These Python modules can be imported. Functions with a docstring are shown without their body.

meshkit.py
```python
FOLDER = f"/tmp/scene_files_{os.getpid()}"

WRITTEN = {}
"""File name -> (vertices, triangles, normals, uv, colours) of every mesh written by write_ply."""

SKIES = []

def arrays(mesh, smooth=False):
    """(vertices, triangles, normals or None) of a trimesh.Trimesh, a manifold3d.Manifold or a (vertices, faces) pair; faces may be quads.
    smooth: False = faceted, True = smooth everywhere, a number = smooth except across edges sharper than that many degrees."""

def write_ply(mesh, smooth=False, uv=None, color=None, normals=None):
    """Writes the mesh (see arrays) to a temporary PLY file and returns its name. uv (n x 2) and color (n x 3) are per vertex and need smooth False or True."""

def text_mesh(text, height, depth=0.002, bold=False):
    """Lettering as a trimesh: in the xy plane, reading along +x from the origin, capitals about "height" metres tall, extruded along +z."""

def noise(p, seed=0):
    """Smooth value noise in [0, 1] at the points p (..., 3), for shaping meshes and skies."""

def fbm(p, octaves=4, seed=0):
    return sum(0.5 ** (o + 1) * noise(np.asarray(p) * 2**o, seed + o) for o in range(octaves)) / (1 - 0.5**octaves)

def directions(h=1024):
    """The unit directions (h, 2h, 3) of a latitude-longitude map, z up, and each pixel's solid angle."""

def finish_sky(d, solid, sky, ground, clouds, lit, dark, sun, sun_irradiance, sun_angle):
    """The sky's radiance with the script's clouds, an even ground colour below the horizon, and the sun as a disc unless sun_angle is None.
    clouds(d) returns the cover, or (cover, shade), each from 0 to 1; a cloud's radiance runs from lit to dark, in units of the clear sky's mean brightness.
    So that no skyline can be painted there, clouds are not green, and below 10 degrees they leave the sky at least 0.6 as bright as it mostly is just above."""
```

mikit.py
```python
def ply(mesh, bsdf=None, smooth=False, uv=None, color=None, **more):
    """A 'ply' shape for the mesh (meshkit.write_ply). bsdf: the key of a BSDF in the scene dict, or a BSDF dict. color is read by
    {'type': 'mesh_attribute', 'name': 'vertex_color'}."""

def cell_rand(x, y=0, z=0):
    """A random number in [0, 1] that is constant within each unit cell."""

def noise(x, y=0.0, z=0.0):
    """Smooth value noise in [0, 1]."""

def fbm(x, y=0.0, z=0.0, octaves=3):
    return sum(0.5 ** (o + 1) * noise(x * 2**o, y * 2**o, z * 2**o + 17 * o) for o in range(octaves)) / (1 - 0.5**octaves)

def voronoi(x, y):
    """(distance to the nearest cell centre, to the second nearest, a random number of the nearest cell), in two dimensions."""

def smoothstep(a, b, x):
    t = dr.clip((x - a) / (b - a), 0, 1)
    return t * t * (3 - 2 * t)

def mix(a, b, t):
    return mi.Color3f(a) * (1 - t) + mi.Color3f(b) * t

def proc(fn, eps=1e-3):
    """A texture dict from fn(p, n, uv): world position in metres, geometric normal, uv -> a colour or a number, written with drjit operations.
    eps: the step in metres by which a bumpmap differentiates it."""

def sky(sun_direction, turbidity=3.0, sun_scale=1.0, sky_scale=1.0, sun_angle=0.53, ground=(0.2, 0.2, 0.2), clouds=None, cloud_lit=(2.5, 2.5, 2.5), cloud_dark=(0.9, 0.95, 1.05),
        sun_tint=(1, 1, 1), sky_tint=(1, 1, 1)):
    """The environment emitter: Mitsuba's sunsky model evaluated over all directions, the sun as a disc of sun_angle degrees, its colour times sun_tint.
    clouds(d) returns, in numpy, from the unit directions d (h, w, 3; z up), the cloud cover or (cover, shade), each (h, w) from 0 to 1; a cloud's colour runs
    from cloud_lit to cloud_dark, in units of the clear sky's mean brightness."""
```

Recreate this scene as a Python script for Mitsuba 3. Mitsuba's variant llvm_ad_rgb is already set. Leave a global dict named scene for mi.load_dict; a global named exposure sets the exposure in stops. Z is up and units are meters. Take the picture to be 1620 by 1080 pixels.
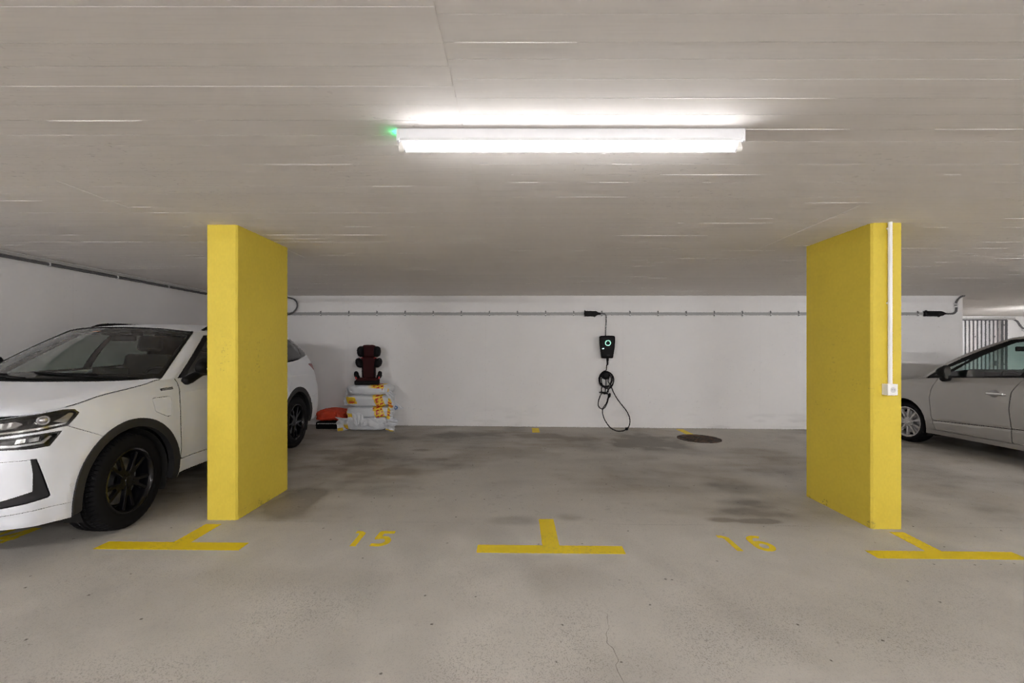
import math
import random

import drjit as dr
import numpy as np
import shapely
import shapely.affinity as aff
import trimesh
import mitsuba as mi
import mikit
import meshkit
from mikit import noise, fbm, voronoi, cell_rand, smoothstep, mix
from scipy.interpolate import CubicSpline, PchipInterpolator
from shapely.geometry import Polygon, Point, LineString, box as sbox

T = mi.ScalarTransform4f
scene, labels = {}, {}

# ---------------------------------------------------------------- camera, exposure, lights
F_PX, CAM_Z = 700.0, 1.36                     # focal length in pixels of the 1620 x 1080 frame
scene['camera'] = {'type': 'perspective', 'fov': 2 * math.degrees(math.atan(810 / F_PX)), 'fov_axis': 'x', 'near_clip': 0.05, 'far_clip': 100.0,
                   'principal_point_offset_x': -6 / 1620, 'principal_point_offset_y': -17 / 1080,
                   'to_world': T().look_at(origin=[0, 0, CAM_Z], target=[0, 1, CAM_Z], up=[0, 0, 1])}
exposure = 3.72
TUBE, TUBE_NEW = 2.6, 41.0                   # radiance of the old tube in view and of the fresh tubes over the rest of the garage
LAMPS = [(0.253, 2.06), (7.0, 2.06), (-3.7, -1.5), (1.6, -1.3), (7.0, -1.3), (12.2, 9.6), (-3.7, -4.8), (1.6, -4.8)]   # luminaires: the first is the one in view

# ---------------------------------------------------------------- helpers
def srgb(r, g, b):
    return [((c / 255 + 0.055) / 1.055) ** 2.4 if c > 10 else c / 255 / 12.92 for c in (r, g, b)]


def numbered(name, book=scene):
    taken = lambda k: k in book or k in labels or any(q.startswith(k + '__') for q in book)
    if not taken(name):
        return name
    n = 1
    while taken(f'{name}_{n:03d}'):
        n += 1
    return f'{name}_{n:03d}'


def tag(key, label=None, cat=None, group=None, kind=None):
    e = {k: v for k, v in (('label', label), ('category', cat), ('group', group), ('kind', kind)) if v}
    if e:
        labels[key] = e
    return key


def thing(name, label, cat, group=None):
    key = numbered(name)
    return tag(key, label, cat, group)


def obj(name, mesh, mat, parent=None, label=None, cat=None, group=None, kind=None, smooth=30, **more):
    key = numbered(f'{parent}__{name}' if parent else name)
    scene[key] = mesh if isinstance(mesh, dict) else mikit.ply(mesh, mat, smooth=smooth, **more)
    return tag(key, label, cat, group, kind)


def bsdf(name, d):
    scene[name] = {'type': 'twosided', 'bsdf': d}


def rgb(c):
    return {'type': 'rgb', 'value': list(map(float, c))}


def plain(name, c, rough=0.5, **more):
    bsdf(name, {'type': 'principled', 'base_color': rgb(c) if not isinstance(c, dict) else c, 'roughness': rough, **more})


def cat_mesh(ms):
    return trimesh.util.concatenate([m for m in ms if m is not None])


def bx(x0, x1, y0, y1, z0, z1):
    m = trimesh.creation.box((x1 - x0, y1 - y0, z1 - z0))
    m.apply_translation(((x0 + x1) / 2, (y0 + y1) / 2, (z0 + z1) / 2))
    return m


def cbox(size, c=(0, 0, 0), ch=0.004, seg=1):
    """A box with chamfered (seg=1) or rounded edges: the hull of its inset corners' little spheres."""
    h = np.array(size) / 2 - ch
    pts = []
    for s in np.array(np.meshgrid([-1, 1], [-1, 1], [-1, 1])).reshape(3, -1).T:
        if seg == 1:
            for k in range(3):
                e = np.zeros(3)
                e[k] = s[k] * ch
                pts.append(s * h + e)
        else:
            ico = trimesh.creation.icosphere(subdivisions=seg - 1, radius=ch).vertices
            pts.append(s * h + ico[np.all(ico * s >= -1e-9, axis=1)])
    m = trimesh.convex.convex_hull(np.vstack(pts))
    m.apply_translation(c)
    return m


def tube(pts, r, sides=10, caps=True, closed=False):
    p = np.asarray(pts, float)
    rr = np.broadcast_to(r, (len(p),))
    t = np.gradient(p, axis=0) if not closed else np.roll(p, -1, 0) - np.roll(p, 1, 0)
    t /= np.linalg.norm(t, axis=1, keepdims=True) + 1e-12
    a = np.cross(t[0], [0, 0, 1.0] if abs(t[0][2]) < 0.9 else [1.0, 0, 0])
    a /= np.linalg.norm(a)
    A = []
    for k in range(len(p)):
        a = a - t[k] * np.dot(a, t[k])
        a /= np.linalg.norm(a) + 1e-12
        A.append(a)
    A = np.array(A)
    B = np.cross(t, A)
    ang = np.arange(sides) * 2 * np.pi / sides
    v = (p[:, None] + rr[:, None, None] * (np.cos(ang)[None, :, None] * A[:, None] + np.sin(ang)[None, :, None] * B[:, None])).reshape(-1, 3)
    n = len(p)
    rows = range(n if closed else n - 1)
    f = []
    for i in rows:
        j = (i + 1) % n
        for k in range(sides):
            l = (k + 1) % sides
            f += [[i * sides + k, i * sides + l, j * sides + l], [i * sides + k, j * sides + l, j * sides + k]]
    if caps and not closed:
        v = np.vstack([v, p[0], p[-1]])
        for k in range(sides):
            l = (k + 1) % sides
            f += [[n * sides, l, k], [n * sides + 1, (n - 1) * sides + k, (n - 1) * sides + l]]
    return trimesh.Trimesh(v, np.array(f), process=False)


def spline(pts, n=60, closed=False):
    p = np.asarray(pts, float)
    if closed:
        p = np.vstack([p, p[:1]])
    d = np.r_[0, np.cumsum(np.linalg.norm(np.diff(p, axis=0), axis=1) + 1e-9)]
    cs = CubicSpline(d, p, bc_type='periodic' if closed else 'natural')
    s = np.linspace(0, d[-1], n, endpoint=not closed)
    return cs(s)


def lathe(prof, sides=48):
    """prof: (r, z) rows, from the lower to the upper end on the outside; turns about z."""
    return trimesh.creation.revolve(np.asarray(prof, float), sections=sides)


def extrude(poly, h, ch=0.0):
    """A shapely polygon raised along +z, its top edge bevelled by ch."""
    polys = getattr(poly, 'geoms', [poly])
    out = []
    for p in polys:
        if ch <= 0:
            out.append(trimesh.creation.extrude_polygon(p, h, engine='earcut'))
        else:
            m = trimesh.creation.extrude_polygon(p, h - ch, engine='earcut')
            q = p.buffer(-ch, join_style='mitre')
            out.append(m)
            for g in getattr(q, 'geoms', [q]):
                if g.is_empty:
                    continue
                out.append(bevel_cap(p, g, h - ch, h))
    return cat_mesh(out)


def bevel_cap(p, q, z0, z1):
    top = trimesh.creation.extrude_polygon(q, z1 - z0, engine='earcut')
    v = np.array(top.vertices)
    low = v[:, 2] < (z1 - z0) / 2
    ring = LineString(p.exterior.coords)
    for i in np.where(low)[0]:
        c = ring.interpolate(ring.project(Point(v[i, :2])))
        d = np.array([c.x, c.y]) - v[i, :2]
        if np.linalg.norm(d) < 4 * (z1 - z0) + 1e-3:
            v[i, :2] += d
    v[:, 2] += z0
    return trimesh.Trimesh(v, top.faces, process=False)


def move(m, loc=(0, 0, 0), rotz=0.0, R=None):
    m = m.copy()
    M = np.eye(4)
    if R is not None:
        M[:3, :3] = R
    elif rotz:
        M[:3, :3] = trimesh.transformations.rotation_matrix(rotz, [0, 0, 1])[:3, :3]
    M[:3, 3] = loc
    m.apply_transform(M)
    return m


def floor_z(x, y):
    return -0.038 - 0.0098 * np.asarray(x, float) + 0.006 * np.asarray(y, float)


def on_floor(m, lift=0.0):
    """Shears a mesh modelled on z = 0 on to the sloping garage floor."""
    m = m.copy()
    v = np.array(m.vertices)
    v[:, 2] += floor_z(v[:, 0], v[:, 1]) + lift
    m.vertices = v
    return m
# ---------------------------------------------------------------- materials of the room
CEIL, WALL_Y, LEFT_X, RIGHT_X, BACK_Y, FAR_Y, END_X = 2.39, 8.05, -5.15, 16.0, -7.5, 12.65, 8.13


def c_ceiling(p, n, uv):
    streak = fbm(p.x * 0.55, p.y * 26.0, 3.0, 3)
    board = cell_rand(dr.floor(p.y / 0.118), dr.floor((p.x + 0.24) / 6.0), 5)
    soft = fbm(p.x * 0.7, p.y * 0.7, 1.0, 2)
    v = 0.92 + 0.06 * streak + 0.02 * board + 0.07 * soft
    grain = noise(p.x * 9.0, p.y * 140.0, 2.0)
    pit = smoothstep(0.86, 0.90, noise(p.x * 45.0, p.y * 110.0, 8.0)) * smoothstep(0.58, 0.75, fbm(p.x * 2, p.y * 2, 4.0, 2))
    v = v * (1 - 0.025 * smoothstep(0.55, 0.9, grain)) * (1 - 0.18 * pit)
    return mi.Color3f(0.620, 0.594, 0.570) * v


def c_wall(p, n, uv):
    a = p.x + p.y
    soft = fbm(a * 1.3, p.z * 1.3, 2.0, 3)
    fine = noise(a * 55, p.z * 55, 4.0)
    speck = smoothstep(0.90, 0.94, noise(a * 48.0, p.z * 48.0, 9.0)) * smoothstep(0.45, 0.6, fbm(a * 1.1, p.z * 1.1, 19.0, 2))
    dirt = smoothstep(0.55, 0.8, fbm(a * 2.4, p.z * 9.0, 5.0, 3)) * (1 - smoothstep(0.05, 0.5, p.z))
    seam = 1 - smoothstep(0.0, 0.006, dr.abs(a - 2.5 * dr.round(a / 2.5) + 0.004 * noise(p.z * 3)))
    v = (0.95 + 0.05 * soft + 0.02 * fine) * (1 - 0.10 * speck) * (1 - 0.12 * dirt) * (1 - 0.06 * seam)
    return mi.Color3f(0.735, 0.722, 0.718) * v


def band(v, c, h, s):
    return 1 - smoothstep(h, h + s, dr.abs(v - c))


def blot(p, x, y, rx, ry, k):
    q = dr.sqrt(dr.square((p.x - x) / rx) + dr.square((p.y - y) / ry))
    return k * (1 - smoothstep(0.25, 1.0, q + 0.7 * (fbm(p.x * 2.6, p.y * 2.6, 3.0, 3) - 0.5)))


def c_floor(p, n, uv):
    x, y = p.x, p.y
    wob = fbm(x * 0.8, y * 0.8, 2.0, 4)
    fine = fbm(x * 5.0, y * 5.0, 6.0, 4)
    base = mi.Color3f(0.405, 0.380, 0.345) * (0.84 + 0.20 * wob + 0.16 * fine)
    # dirt of parked cars: broad brown patches within the two stalls
    stall = smoothstep(3.1, 4.0, y) * (1 - smoothstep(8.0, 8.3, y))
    big = smoothstep(0.40, 0.68, fbm(x * 0.9 + 4.0, y * 1.3, 7.0, 4))
    d = stall * (0.16 + 0.36 * big)
    for a in ((-1.55, 4.55, 0.75, 0.55, .45), (-2.0, 6.3, 0.7, 1.1, .35), (0.9, 6.6, 0.9, 0.7, .55), (2.1, 6.9, 0.8, 0.8, .6), (0.2, 7.3, 2.6, 0.45, .3), (1.25, 4.6, 1.0, 0.7, .4),
              (2.0, 3.75, 0.55, 0.22, .45), (-0.02, 3.62, 0.30, 0.13, .55), (0.45, 3.7, 0.16, .12, .5), (0.25, 2.75, 0.42, 0.35, .35), (-2.12, 5.65, .12, .15, 1.), (-1.27, 5.05, .3, .3, .5), (-2.0, 4.1, .24, .5, .8), (-1.95, 3.72, .3, .2, .5), (1.7, 3.68, .16, .08, .9), (2.0, 3.65, .26, .07, .9), (2.1, 4.05, .4, .3, .5),
              (2.18, 4.6, .5, .35, .55), (1.75, 6.75, .45, .5, .8), (1.1, 6.9, .4, .5, .6), (.4, 7.2, .5, .3, .6), (-1.1, 7.1, .5, .35, .4), (-1.0, 5.6, 0.25, 0.14, .4), (-1.3, 6.1, 0.2, 0.1, .5),
              (2.4, 5.2, 1.2, 0.5, .35), (5.2, 6.2, 1.5, 0.6, .3), (1.5, 2.3, 0.9, 0.5, .2), (0.5, 1.75, 0.5, 0.45, .28), (-2.6, 5.2, 1.6, 1.9, .3), (-1.2, 2.7, 1.0, 0.18, .15)):
        d = d + blot(p, *a) * 0.75
    smear = fbm(x * 3.2 + 0.6 * fine, y * 7.5, 31.0, 4)
    d = dr.clip(d * (0.20 + 0.70 * fine + 0.65 * smear), 0, 0.75)
    col = mix(base, mix((0.150, 0.120, 0.082), (0.100, 0.088, 0.072), smoothstep(0.35, 0.65, fbm(x * 1.4, y * 1.4, 41.0, 2))), d)
    spots = smoothstep(0.74, 0.80, fbm(x * 17, y * 17, 51.0, 3)) * stall
    col = mix(col, mi.Color3f(0.085, 0.072, 0.055), 0.14 * spots)
    # faint tyre tracks sweeping through the drive
    tr = smoothstep(0.5, 0.75, fbm((x + 0.45 * y) * 2.2, (y - 0.2 * x) * 0.5, 11.0, 3)) * (1 - stall)
    col = col * (1 - 0.10 * tr)
    # worn grit: fine dark specks, denser in patches
    wear = smoothstep(0.35, 0.7, fbm(x * 1.7, y * 1.7, 21.0, 3)) * (1 - smoothstep(2.2, 3.2, y))
    s1 = smoothstep(0.58, 0.82, noise(x * 235, y * 235, 3.0)) * (0.16 + 0.45 * wear)
    s2 = smoothstep(0.84, 0.92, noise(x * 120, y * 120, 13.0)) * (0.20 + 0.40 * wear)
    vd, v2, vr = voronoi(x * 4.2, y * 4.2)
    s3 = (1 - smoothstep(0.025, 0.05, vd + 0.02 * noise(x * 70, y * 70))) * smoothstep(0.74, 0.78, vr)
    col = col * (1 - 0.42 * s1) * (1 - 0.5 * s2)
    col = mix(col, mi.Color3f(0.05, 0.043, 0.035), 0.8 * s3)
    # hairline joint in front of the pillars and one crack in the drive
    j = band(y, 3.56 + 0.012 * noise(x * 4, 1, 1), 0.001, 0.004) * (0.05 + 0.3 * smoothstep(0.3, 0.8, noise(x * 2.3, 5, 1)))
    cx = 0.455 + 0.05 * (noise(y * 7.0, 3.0, 1.0) - 0.5) + 0.035 * (noise(y * 26.0, 5.0, 1.0) - 0.5)
    k = band(x, cx, 0.0006, 0.0022) * smoothstep(1.45, 1.55, y) * (1 - smoothstep(2.32, 2.42, y)) * (0.15 + 0.6 * noise(y * 12.0, 2.0, 2.0))
    return mix(col, mi.Color3f(0.06, 0.052, 0.045), dr.clip(j + k, 0, 0.85))


def h_floor(p, n, uv):
    return 0.0016 * noise(p.x * 130, p.y * 130, 1.0) + 0.004 * fbm(p.x * 9, p.y * 9, 2.0, 3)


def r_floor(p, n, uv):
    return 0.42 + 0.25 * fbm(p.x * 2.2, p.y * 2.2, 5.0, 3)


def c_yellow(p, n, uv):
    z = p.z - (-0.038 - 0.0098 * p.x + 0.006 * p.y)
    a = p.x * 1.7 + p.y
    soft = fbm(a * 2.0, p.z * 2.0, 3.0, 3)
    fine = noise(a * 60, p.z * 60, 4.0)
    chip = smoothstep(0.60, 0.66, noise(a * 60, p.z * 90, 6.0)) * smoothstep(0.50, 0.66, fbm(a * 7, p.z * 9, 9.0, 2)) * (1 - smoothstep(0.01, 0.11, z))
    scuff = smoothstep(0.84, 0.90, noise(a * 50, p.z * 70, 16.0)) * smoothstep(0.66, 0.74, fbm(a * 2.3, p.z * 2.3, 19.0, 3)) * (1 - smoothstep(1.3, 1.9, z))
    col = mi.Color3f(0.615, 0.478, 0.055) * (0.90 + 0.12 * soft + 0.05 * fine)
    return mix(col, mi.Color3f(0.16, 0.125, 0.07), dr.clip(0.75 * chip + 0.22 * scuff, 0, 0.9))


def c_paint(p, n, uv):
    soft = fbm(p.x * 3, p.y * 3, 3.0, 3)
    worn = smoothstep(0.66, 0.80, noise(p.x * 120, p.y * 120, 3.0)) * (0.25 + 0.9 * smoothstep(0.5, 0.7, fbm(p.x * 4, p.y * 4, 7.0, 2)))
    return mix(mi.Color3f(0.66, 0.49, 0.015) * (0.86 + 0.2 * soft), mi.Color3f(0.33, 0.27, 0.10), 0.4 * worn)


bsdf('m_ceiling', {'type': 'principled', 'base_color': mikit.proc(c_ceiling), 'roughness': 0.75, 'specular': 0.25})
bsdf('m_wall', {'type': 'principled', 'base_color': mikit.proc(c_wall), 'roughness': 0.7, 'specular': 0.25})
bsdf('m_floor', {'type': 'bumpmap', 'arbitrary': mikit.proc(h_floor, 2e-3), 'scale': 1.0,
                 'bsdf': {'type': 'principled', 'base_color': mikit.proc(c_floor), 'roughness': mikit.proc(r_floor), 'specular': 0.3}})
bsdf('m_yellow', {'type': 'principled', 'base_color': mikit.proc(c_yellow), 'roughness': 0.55, 'specular': 0.3})
bsdf('m_paint', {'type': 'principled', 'base_color': mikit.proc(c_paint), 'roughness': 0.55, 'specular': 0.3})
plain('m_fin', (0.72, 0.70, 0.68), 0.6)
plain('m_white', (0.78, 0.78, 0.77), 0.4)
plain('m_enamel', (0.56, 0.56, 0.57), 0.35)
plain('m_grey_plastic', (0.10, 0.10, 0.105), 0.45)
plain('m_conduit', (0.40, 0.39, 0.38), 0.45)
plain('m_pale', (0.55, 0.55, 0.55), 0.4)
plain('m_black', (0.0028, 0.0028, 0.0032), 0.55, specular=0.16)
plain('m_black_gloss', (0.003, 0.003, 0.0045), 0.10, specular=0.35, clearcoat=0.2, clearcoat_gloss=0.95)
plain('m_rubber', (0.0045, 0.0045, 0.0058), 0.65, specular=0.13)
plain('m_chrome', (0.80, 0.80, 0.80), 0.16, metallic=1.0)
plain('m_steel', (0.45, 0.45, 0.46), 0.35, metallic=0.9)
plain('m_bar', (0.10, 0.10, 0.105), 0.45)

# ---------------------------------------------------------------- the shell
def slab_floor():
    xs, ys = np.linspace(LEFT_X - 0.2, RIGHT_X + 0.2, 30), np.linspace(BACK_Y - 0.2, FAR_Y + 0.2, 30)
    X, Y = np.meshgrid(xs, ys)
    Z = floor_z(X, Y)
    top = np.stack([X, Y, Z], -1).reshape(-1, 3)
    f = []
    for i in range(29):
        for j in range(29):
            a = i * 30 + j
            f += [[a, a + 1, a + 31], [a, a + 31, a + 30]]
    m = trimesh.Trimesh(top, f, process=False)
    c = [[xs[0], ys[0]], [xs[-1], ys[0]], [xs[-1], ys[-1]], [xs[0], ys[-1]]]
    low = np.array([[x, y, -0.6] for x, y in c])
    hi = np.array([[x, y, float(floor_z(x, y))] for x, y in c])
    v = np.vstack([low, hi])
    g = [[0, 2, 1], [0, 3, 2]]
    for k in range(4):
        l = (k + 1) % 4
        g += [[k, l, 4 + l], [k, 4 + l, 4 + k]]
    return cat_mesh([m, trimesh.Trimesh(v, g, process=False)])


obj('floor', slab_floor(), 'm_floor', kind='structure', label='grey concrete garage floor with brown stains and specks', smooth=False)
ceiling = obj('ceiling', bx(LEFT_X - 0.2, RIGHT_X + 0.2, BACK_Y - 0.2, FAR_Y + 0.2, CEIL, CEIL + 0.3), 'm_ceiling', kind='structure',
              label='low white painted concrete ceiling with board marks', smooth=False)
rng = random.Random(5)
fins, edges = [], {}
for side, (xa, xb) in enumerate(((LEFT_X, -0.2425), (-0.2375, END_X))):
    ys = [0.95, 1.07, 1.19, 1.315, 1.474, 1.592, 1.71, 1.84, 1.965, 2.096, 2.20, 2.31, 2.42, 2.52, 2.62] if side == 0 else \
         [0.99, 1.10, 1.22, 1.345, 1.468, 1.553, 1.665, 1.79, 1.915, 2.04, 2.16, 2.29, 2.42, 2.56, 2.68]
    while ys[-1] < WALL_Y - 0.15:
        ys.append(ys[-1] + rng.uniform(0.105, 0.135))
    ys[-1] = WALL_Y - 0.001
    for k, (y0, y1) in enumerate(zip(ys[:-1], ys[1:])):
        t = 0.0012 + 0.0013 * rng.random()
        ch = 0.0012
        # a board's imprint: a shallow strip with bevelled long edges
        v = np.array([[xa, y0, CEIL + .002], [xb, y0, CEIL + .002], [xb, y1, CEIL + .002], [xa, y1, CEIL + .002],
                      [xa, y0 + ch, CEIL - t], [xb, y0 + ch, CEIL - t - 0.0008 * rng.random()], [xb, y1 - ch, CEIL - t - 0.0012 * rng.random()], [xa, y1 - ch, CEIL - t]])
        f = [[4, 6, 5], [4, 7, 6], [0, 4, 5], [0, 5, 1], [2, 6, 7], [2, 7, 3], [1, 5, 6], [1, 6, 2], [0, 3, 7], [0, 7, 4], [0, 1, 2], [0, 2, 3]]
        obj('board_strip', trimesh.Trimesh(v, f, process=False), 'm_ceiling', ceiling, smooth=False)
        # thin concrete fins that ran into the joint between two boards
        x = xa
        while x < xb:
            gap, run = rng.expovariate(1 / 1.3), rng.uniform(0.04, 0.9) ** 1.4
            x += gap
            if x + run < xb and rng.random() < 0.5:
                h, w = rng.uniform(0.0006, 0.002), rng.uniform(0.0004, 0.001)
                n = 5
                px = np.linspace(x, x + run, n)
                hh = h * np.array([0.15, 0.8, 1, 0.7, 0.1])
                vv, ff = [], []
                for q in range(n):
                    vv += [[px[q], y0 - w, CEIL - 0.001], [px[q], y0, CEIL - 0.003 - hh[q]], [px[q], y0 + w, CEIL - 0.001]]
                for q in range(n - 1):
                    a = 3 * q
                    ff += [[a, a + 3, a + 4], [a, a + 4, a + 1], [a + 1, a + 4, a + 5], [a + 1, a + 5, a + 2]]
                fins.append(trimesh.Trimesh(vv, ff, process=False))
            x += run
for x, y0, y1 in ((2.41, 3.1, 4.45), (-2.75, 2.65, 3.15), (-2.29, 4.42, 4.8), (2.41, 4.46, 4.47)):
    fins.append(bx(x - 0.0012, x + 0.0012, y0, y1, CEIL - 0.0055, CEIL))
obj('seam_fins', cat_mesh(fins), 'm_fin', ceiling, kind='stuff', smooth=False)

wall_back = obj('wall_back', bx(LEFT_X - 0.2, END_X, WALL_Y, WALL_Y + 0.22, -0.3, CEIL), 'm_wall', kind='structure', label='white painted back wall behind the parking stalls', smooth=False)
obj('wall_left', bx(LEFT_X - 0.25, LEFT_X, BACK_Y - 0.2, WALL_Y + 0.2, -0.3, CEIL), 'm_wall', kind='structure', label='plain white side wall beside the white car', smooth=False)
obj('wall_right', bx(RIGHT_X, RIGHT_X + 0.2, BACK_Y - 0.2, FAR_Y + 0.2, -0.3, CEIL), 'm_wall', kind='structure', label='white side wall of the garage', smooth=False)
obj('wall_far', bx(END_X - 0.3, RIGHT_X + 0.2, FAR_Y, FAR_Y + 0.2, -0.3, CEIL), 'm_wall', kind='structure', label='distant white wall beyond the silver car', smooth=False)
obj('wall_inner', bx(END_X - 0.22, END_X, WALL_Y + 0.22, FAR_Y, -0.3, CEIL), 'm_wall', kind='structure', label='white return wall running back from the wall end', smooth=False)
obj('wall_front', bx(LEFT_X - 0.2, RIGHT_X + 0.2, BACK_Y - 0.25, BACK_Y, -0.3, CEIL), 'm_wall', kind='structure', label='white wall across the driveway', smooth=False)

# ---------------------------------------------------------------- the two yellow pillars
def pillar(x0, x1, y0, y1, label):
    t = 0.013
    outline = Polygon([(x0 + t, y0), (x1 - t, y0), (x1, y0 + t), (x1, y1 - t), (x1 - t, y1), (x0 + t, y1), (x0, y1 - t), (x0, y0 + t)])
    m = trimesh.creation.extrude_polygon(outline, CEIL + 0.0, engine='earcut')
    v = np.array(m.vertices)
    low = v[:, 2] < 1
    v[low, 2] = floor_z(v[low, 0], v[low, 1]) - 0.01
    m.vertices = v
    return obj('pillar', m, 'm_yellow', label=label, cat='pillar', group='yellow pillars between the stalls', smooth=False)


pillar(-2.498, -2.249, 3.569, 4.37, 'yellow concrete pillar standing in front of the white car')
pillar(2.828, 3.075, 3.517, 4.317, 'yellow concrete pillar with a white conduit and socket, near the silver car')

# ---------------------------------------------------------------- luminaires
bsdf('m_tube', {'type': 'diffuse', 'reflectance': rgb((0.8, 0.8, 0.8))})
plain('m_lamp_cap', (0.62, 0.60, 0.56), 0.4)
plain('m_lamp_metal', (0.75, 0.75, 0.76), 0.3, metallic=0.8)


def luminaire(x, y, label, seen=False):
    t = thing('batten_luminaire', label, 'ceiling light', 'batten luminaires on the garage ceiling')
    L = 1.60
    prof = Polygon([(-0.031, 0), (0.031, 0), (0.031, -0.042), (0.026, -0.052), (-0.026, -0.052), (-0.031, -0.042)])
    b = trimesh.creation.extrude_polygon(prof, L - 0.02, engine='earcut')
    R = np.array([[0, 0, 1.0], [1, 0, 0], [0, 1, 0]])
    b = move(b, (x - L / 2 + 0.01, y, CEIL - 0.0045), R=R)
    obj('housing', b, 'm_enamel', t, smooth=False)
    for s in (-1, 1):
        obj('end_cap', cbox((0.014, 0.068, 0.058), (x + s * (L / 2 - 0.006), y, CEIL - 0.0335), 0.003), 'm_enamel', t, smooth=False)
        h = cat_mesh([cbox((0.022, 0.030, 0.05), (x + s * (L / 2 - 0.017), y, CEIL - 0.068), 0.004),
                      move(lathe([(0, -0.011), (0.0165, -0.011), (0.0165, 0.011), (0, 0.011)], 20), (x + s * (L / 2 - 0.017), y, CEIL - 0.084), R=R)])
        obj('lamp_holder', h, 'm_lamp_cap', t)
        c = move(lathe([(0, 0), (0.0138, 0), (0.0138, 0.018), (0, 0.018)], 20), (x + s * (L / 2 - 0.028) - 0.009, y, CEIL - 0.084), R=R)
        obj('tube_cap', c, 'm_lamp_metal', t)
    tb = move(lathe([(0.0, 0), (0.0128, 0), (0.0128, L - 0.074), (0.0, L - 0.074)], 24), (x - (L - 0.074) / 2, y, CEIL - 0.084), R=R)
    obj('tube', tb, 'm_tube', t, emitter={'type': 'area', 'radiance': rgb([(TUBE if seen else TUBE_NEW) * c for c in (1.0, 0.99, 1.0)])})
    if seen:
        led = cbox((0.008, 0.016, 0.008), (x - L / 2 - 0.005, y + 0.004, CEIL - 0.012), 0.002)
        obj('indicator', led, 'm_tube', t, smooth=False, label='small green indicator light', emitter={'type': 'area', 'radiance': rgb((0.1, 9.0, 2.2))})
    return t


LAMP_LABELS = ['white batten fluorescent lamp on the ceiling, in the middle of the view', 'batten lamp over the drive to the right of the stalls', 'batten lamp over the drive, nearest the left wall',
               'batten lamp over the drive, middle of its row', 'batten lamp over the drive, farthest right of its row', 'batten lamp in the space beyond the silver car',
               'batten lamp near the wall across the drive, left one of two', 'batten lamp near the wall across the drive, right one of two']
for k, (x, y) in enumerate(LAMPS):
    luminaire(x, y, LAMP_LABELS[k], k == 0)

# ---------------------------------------------------------------- painted floor markings
def flat_mark(poly, h=0.0018):
    return on_floor(extrude(poly, h))


def poly_of(*pts):
    return Polygon(pts)


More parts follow.
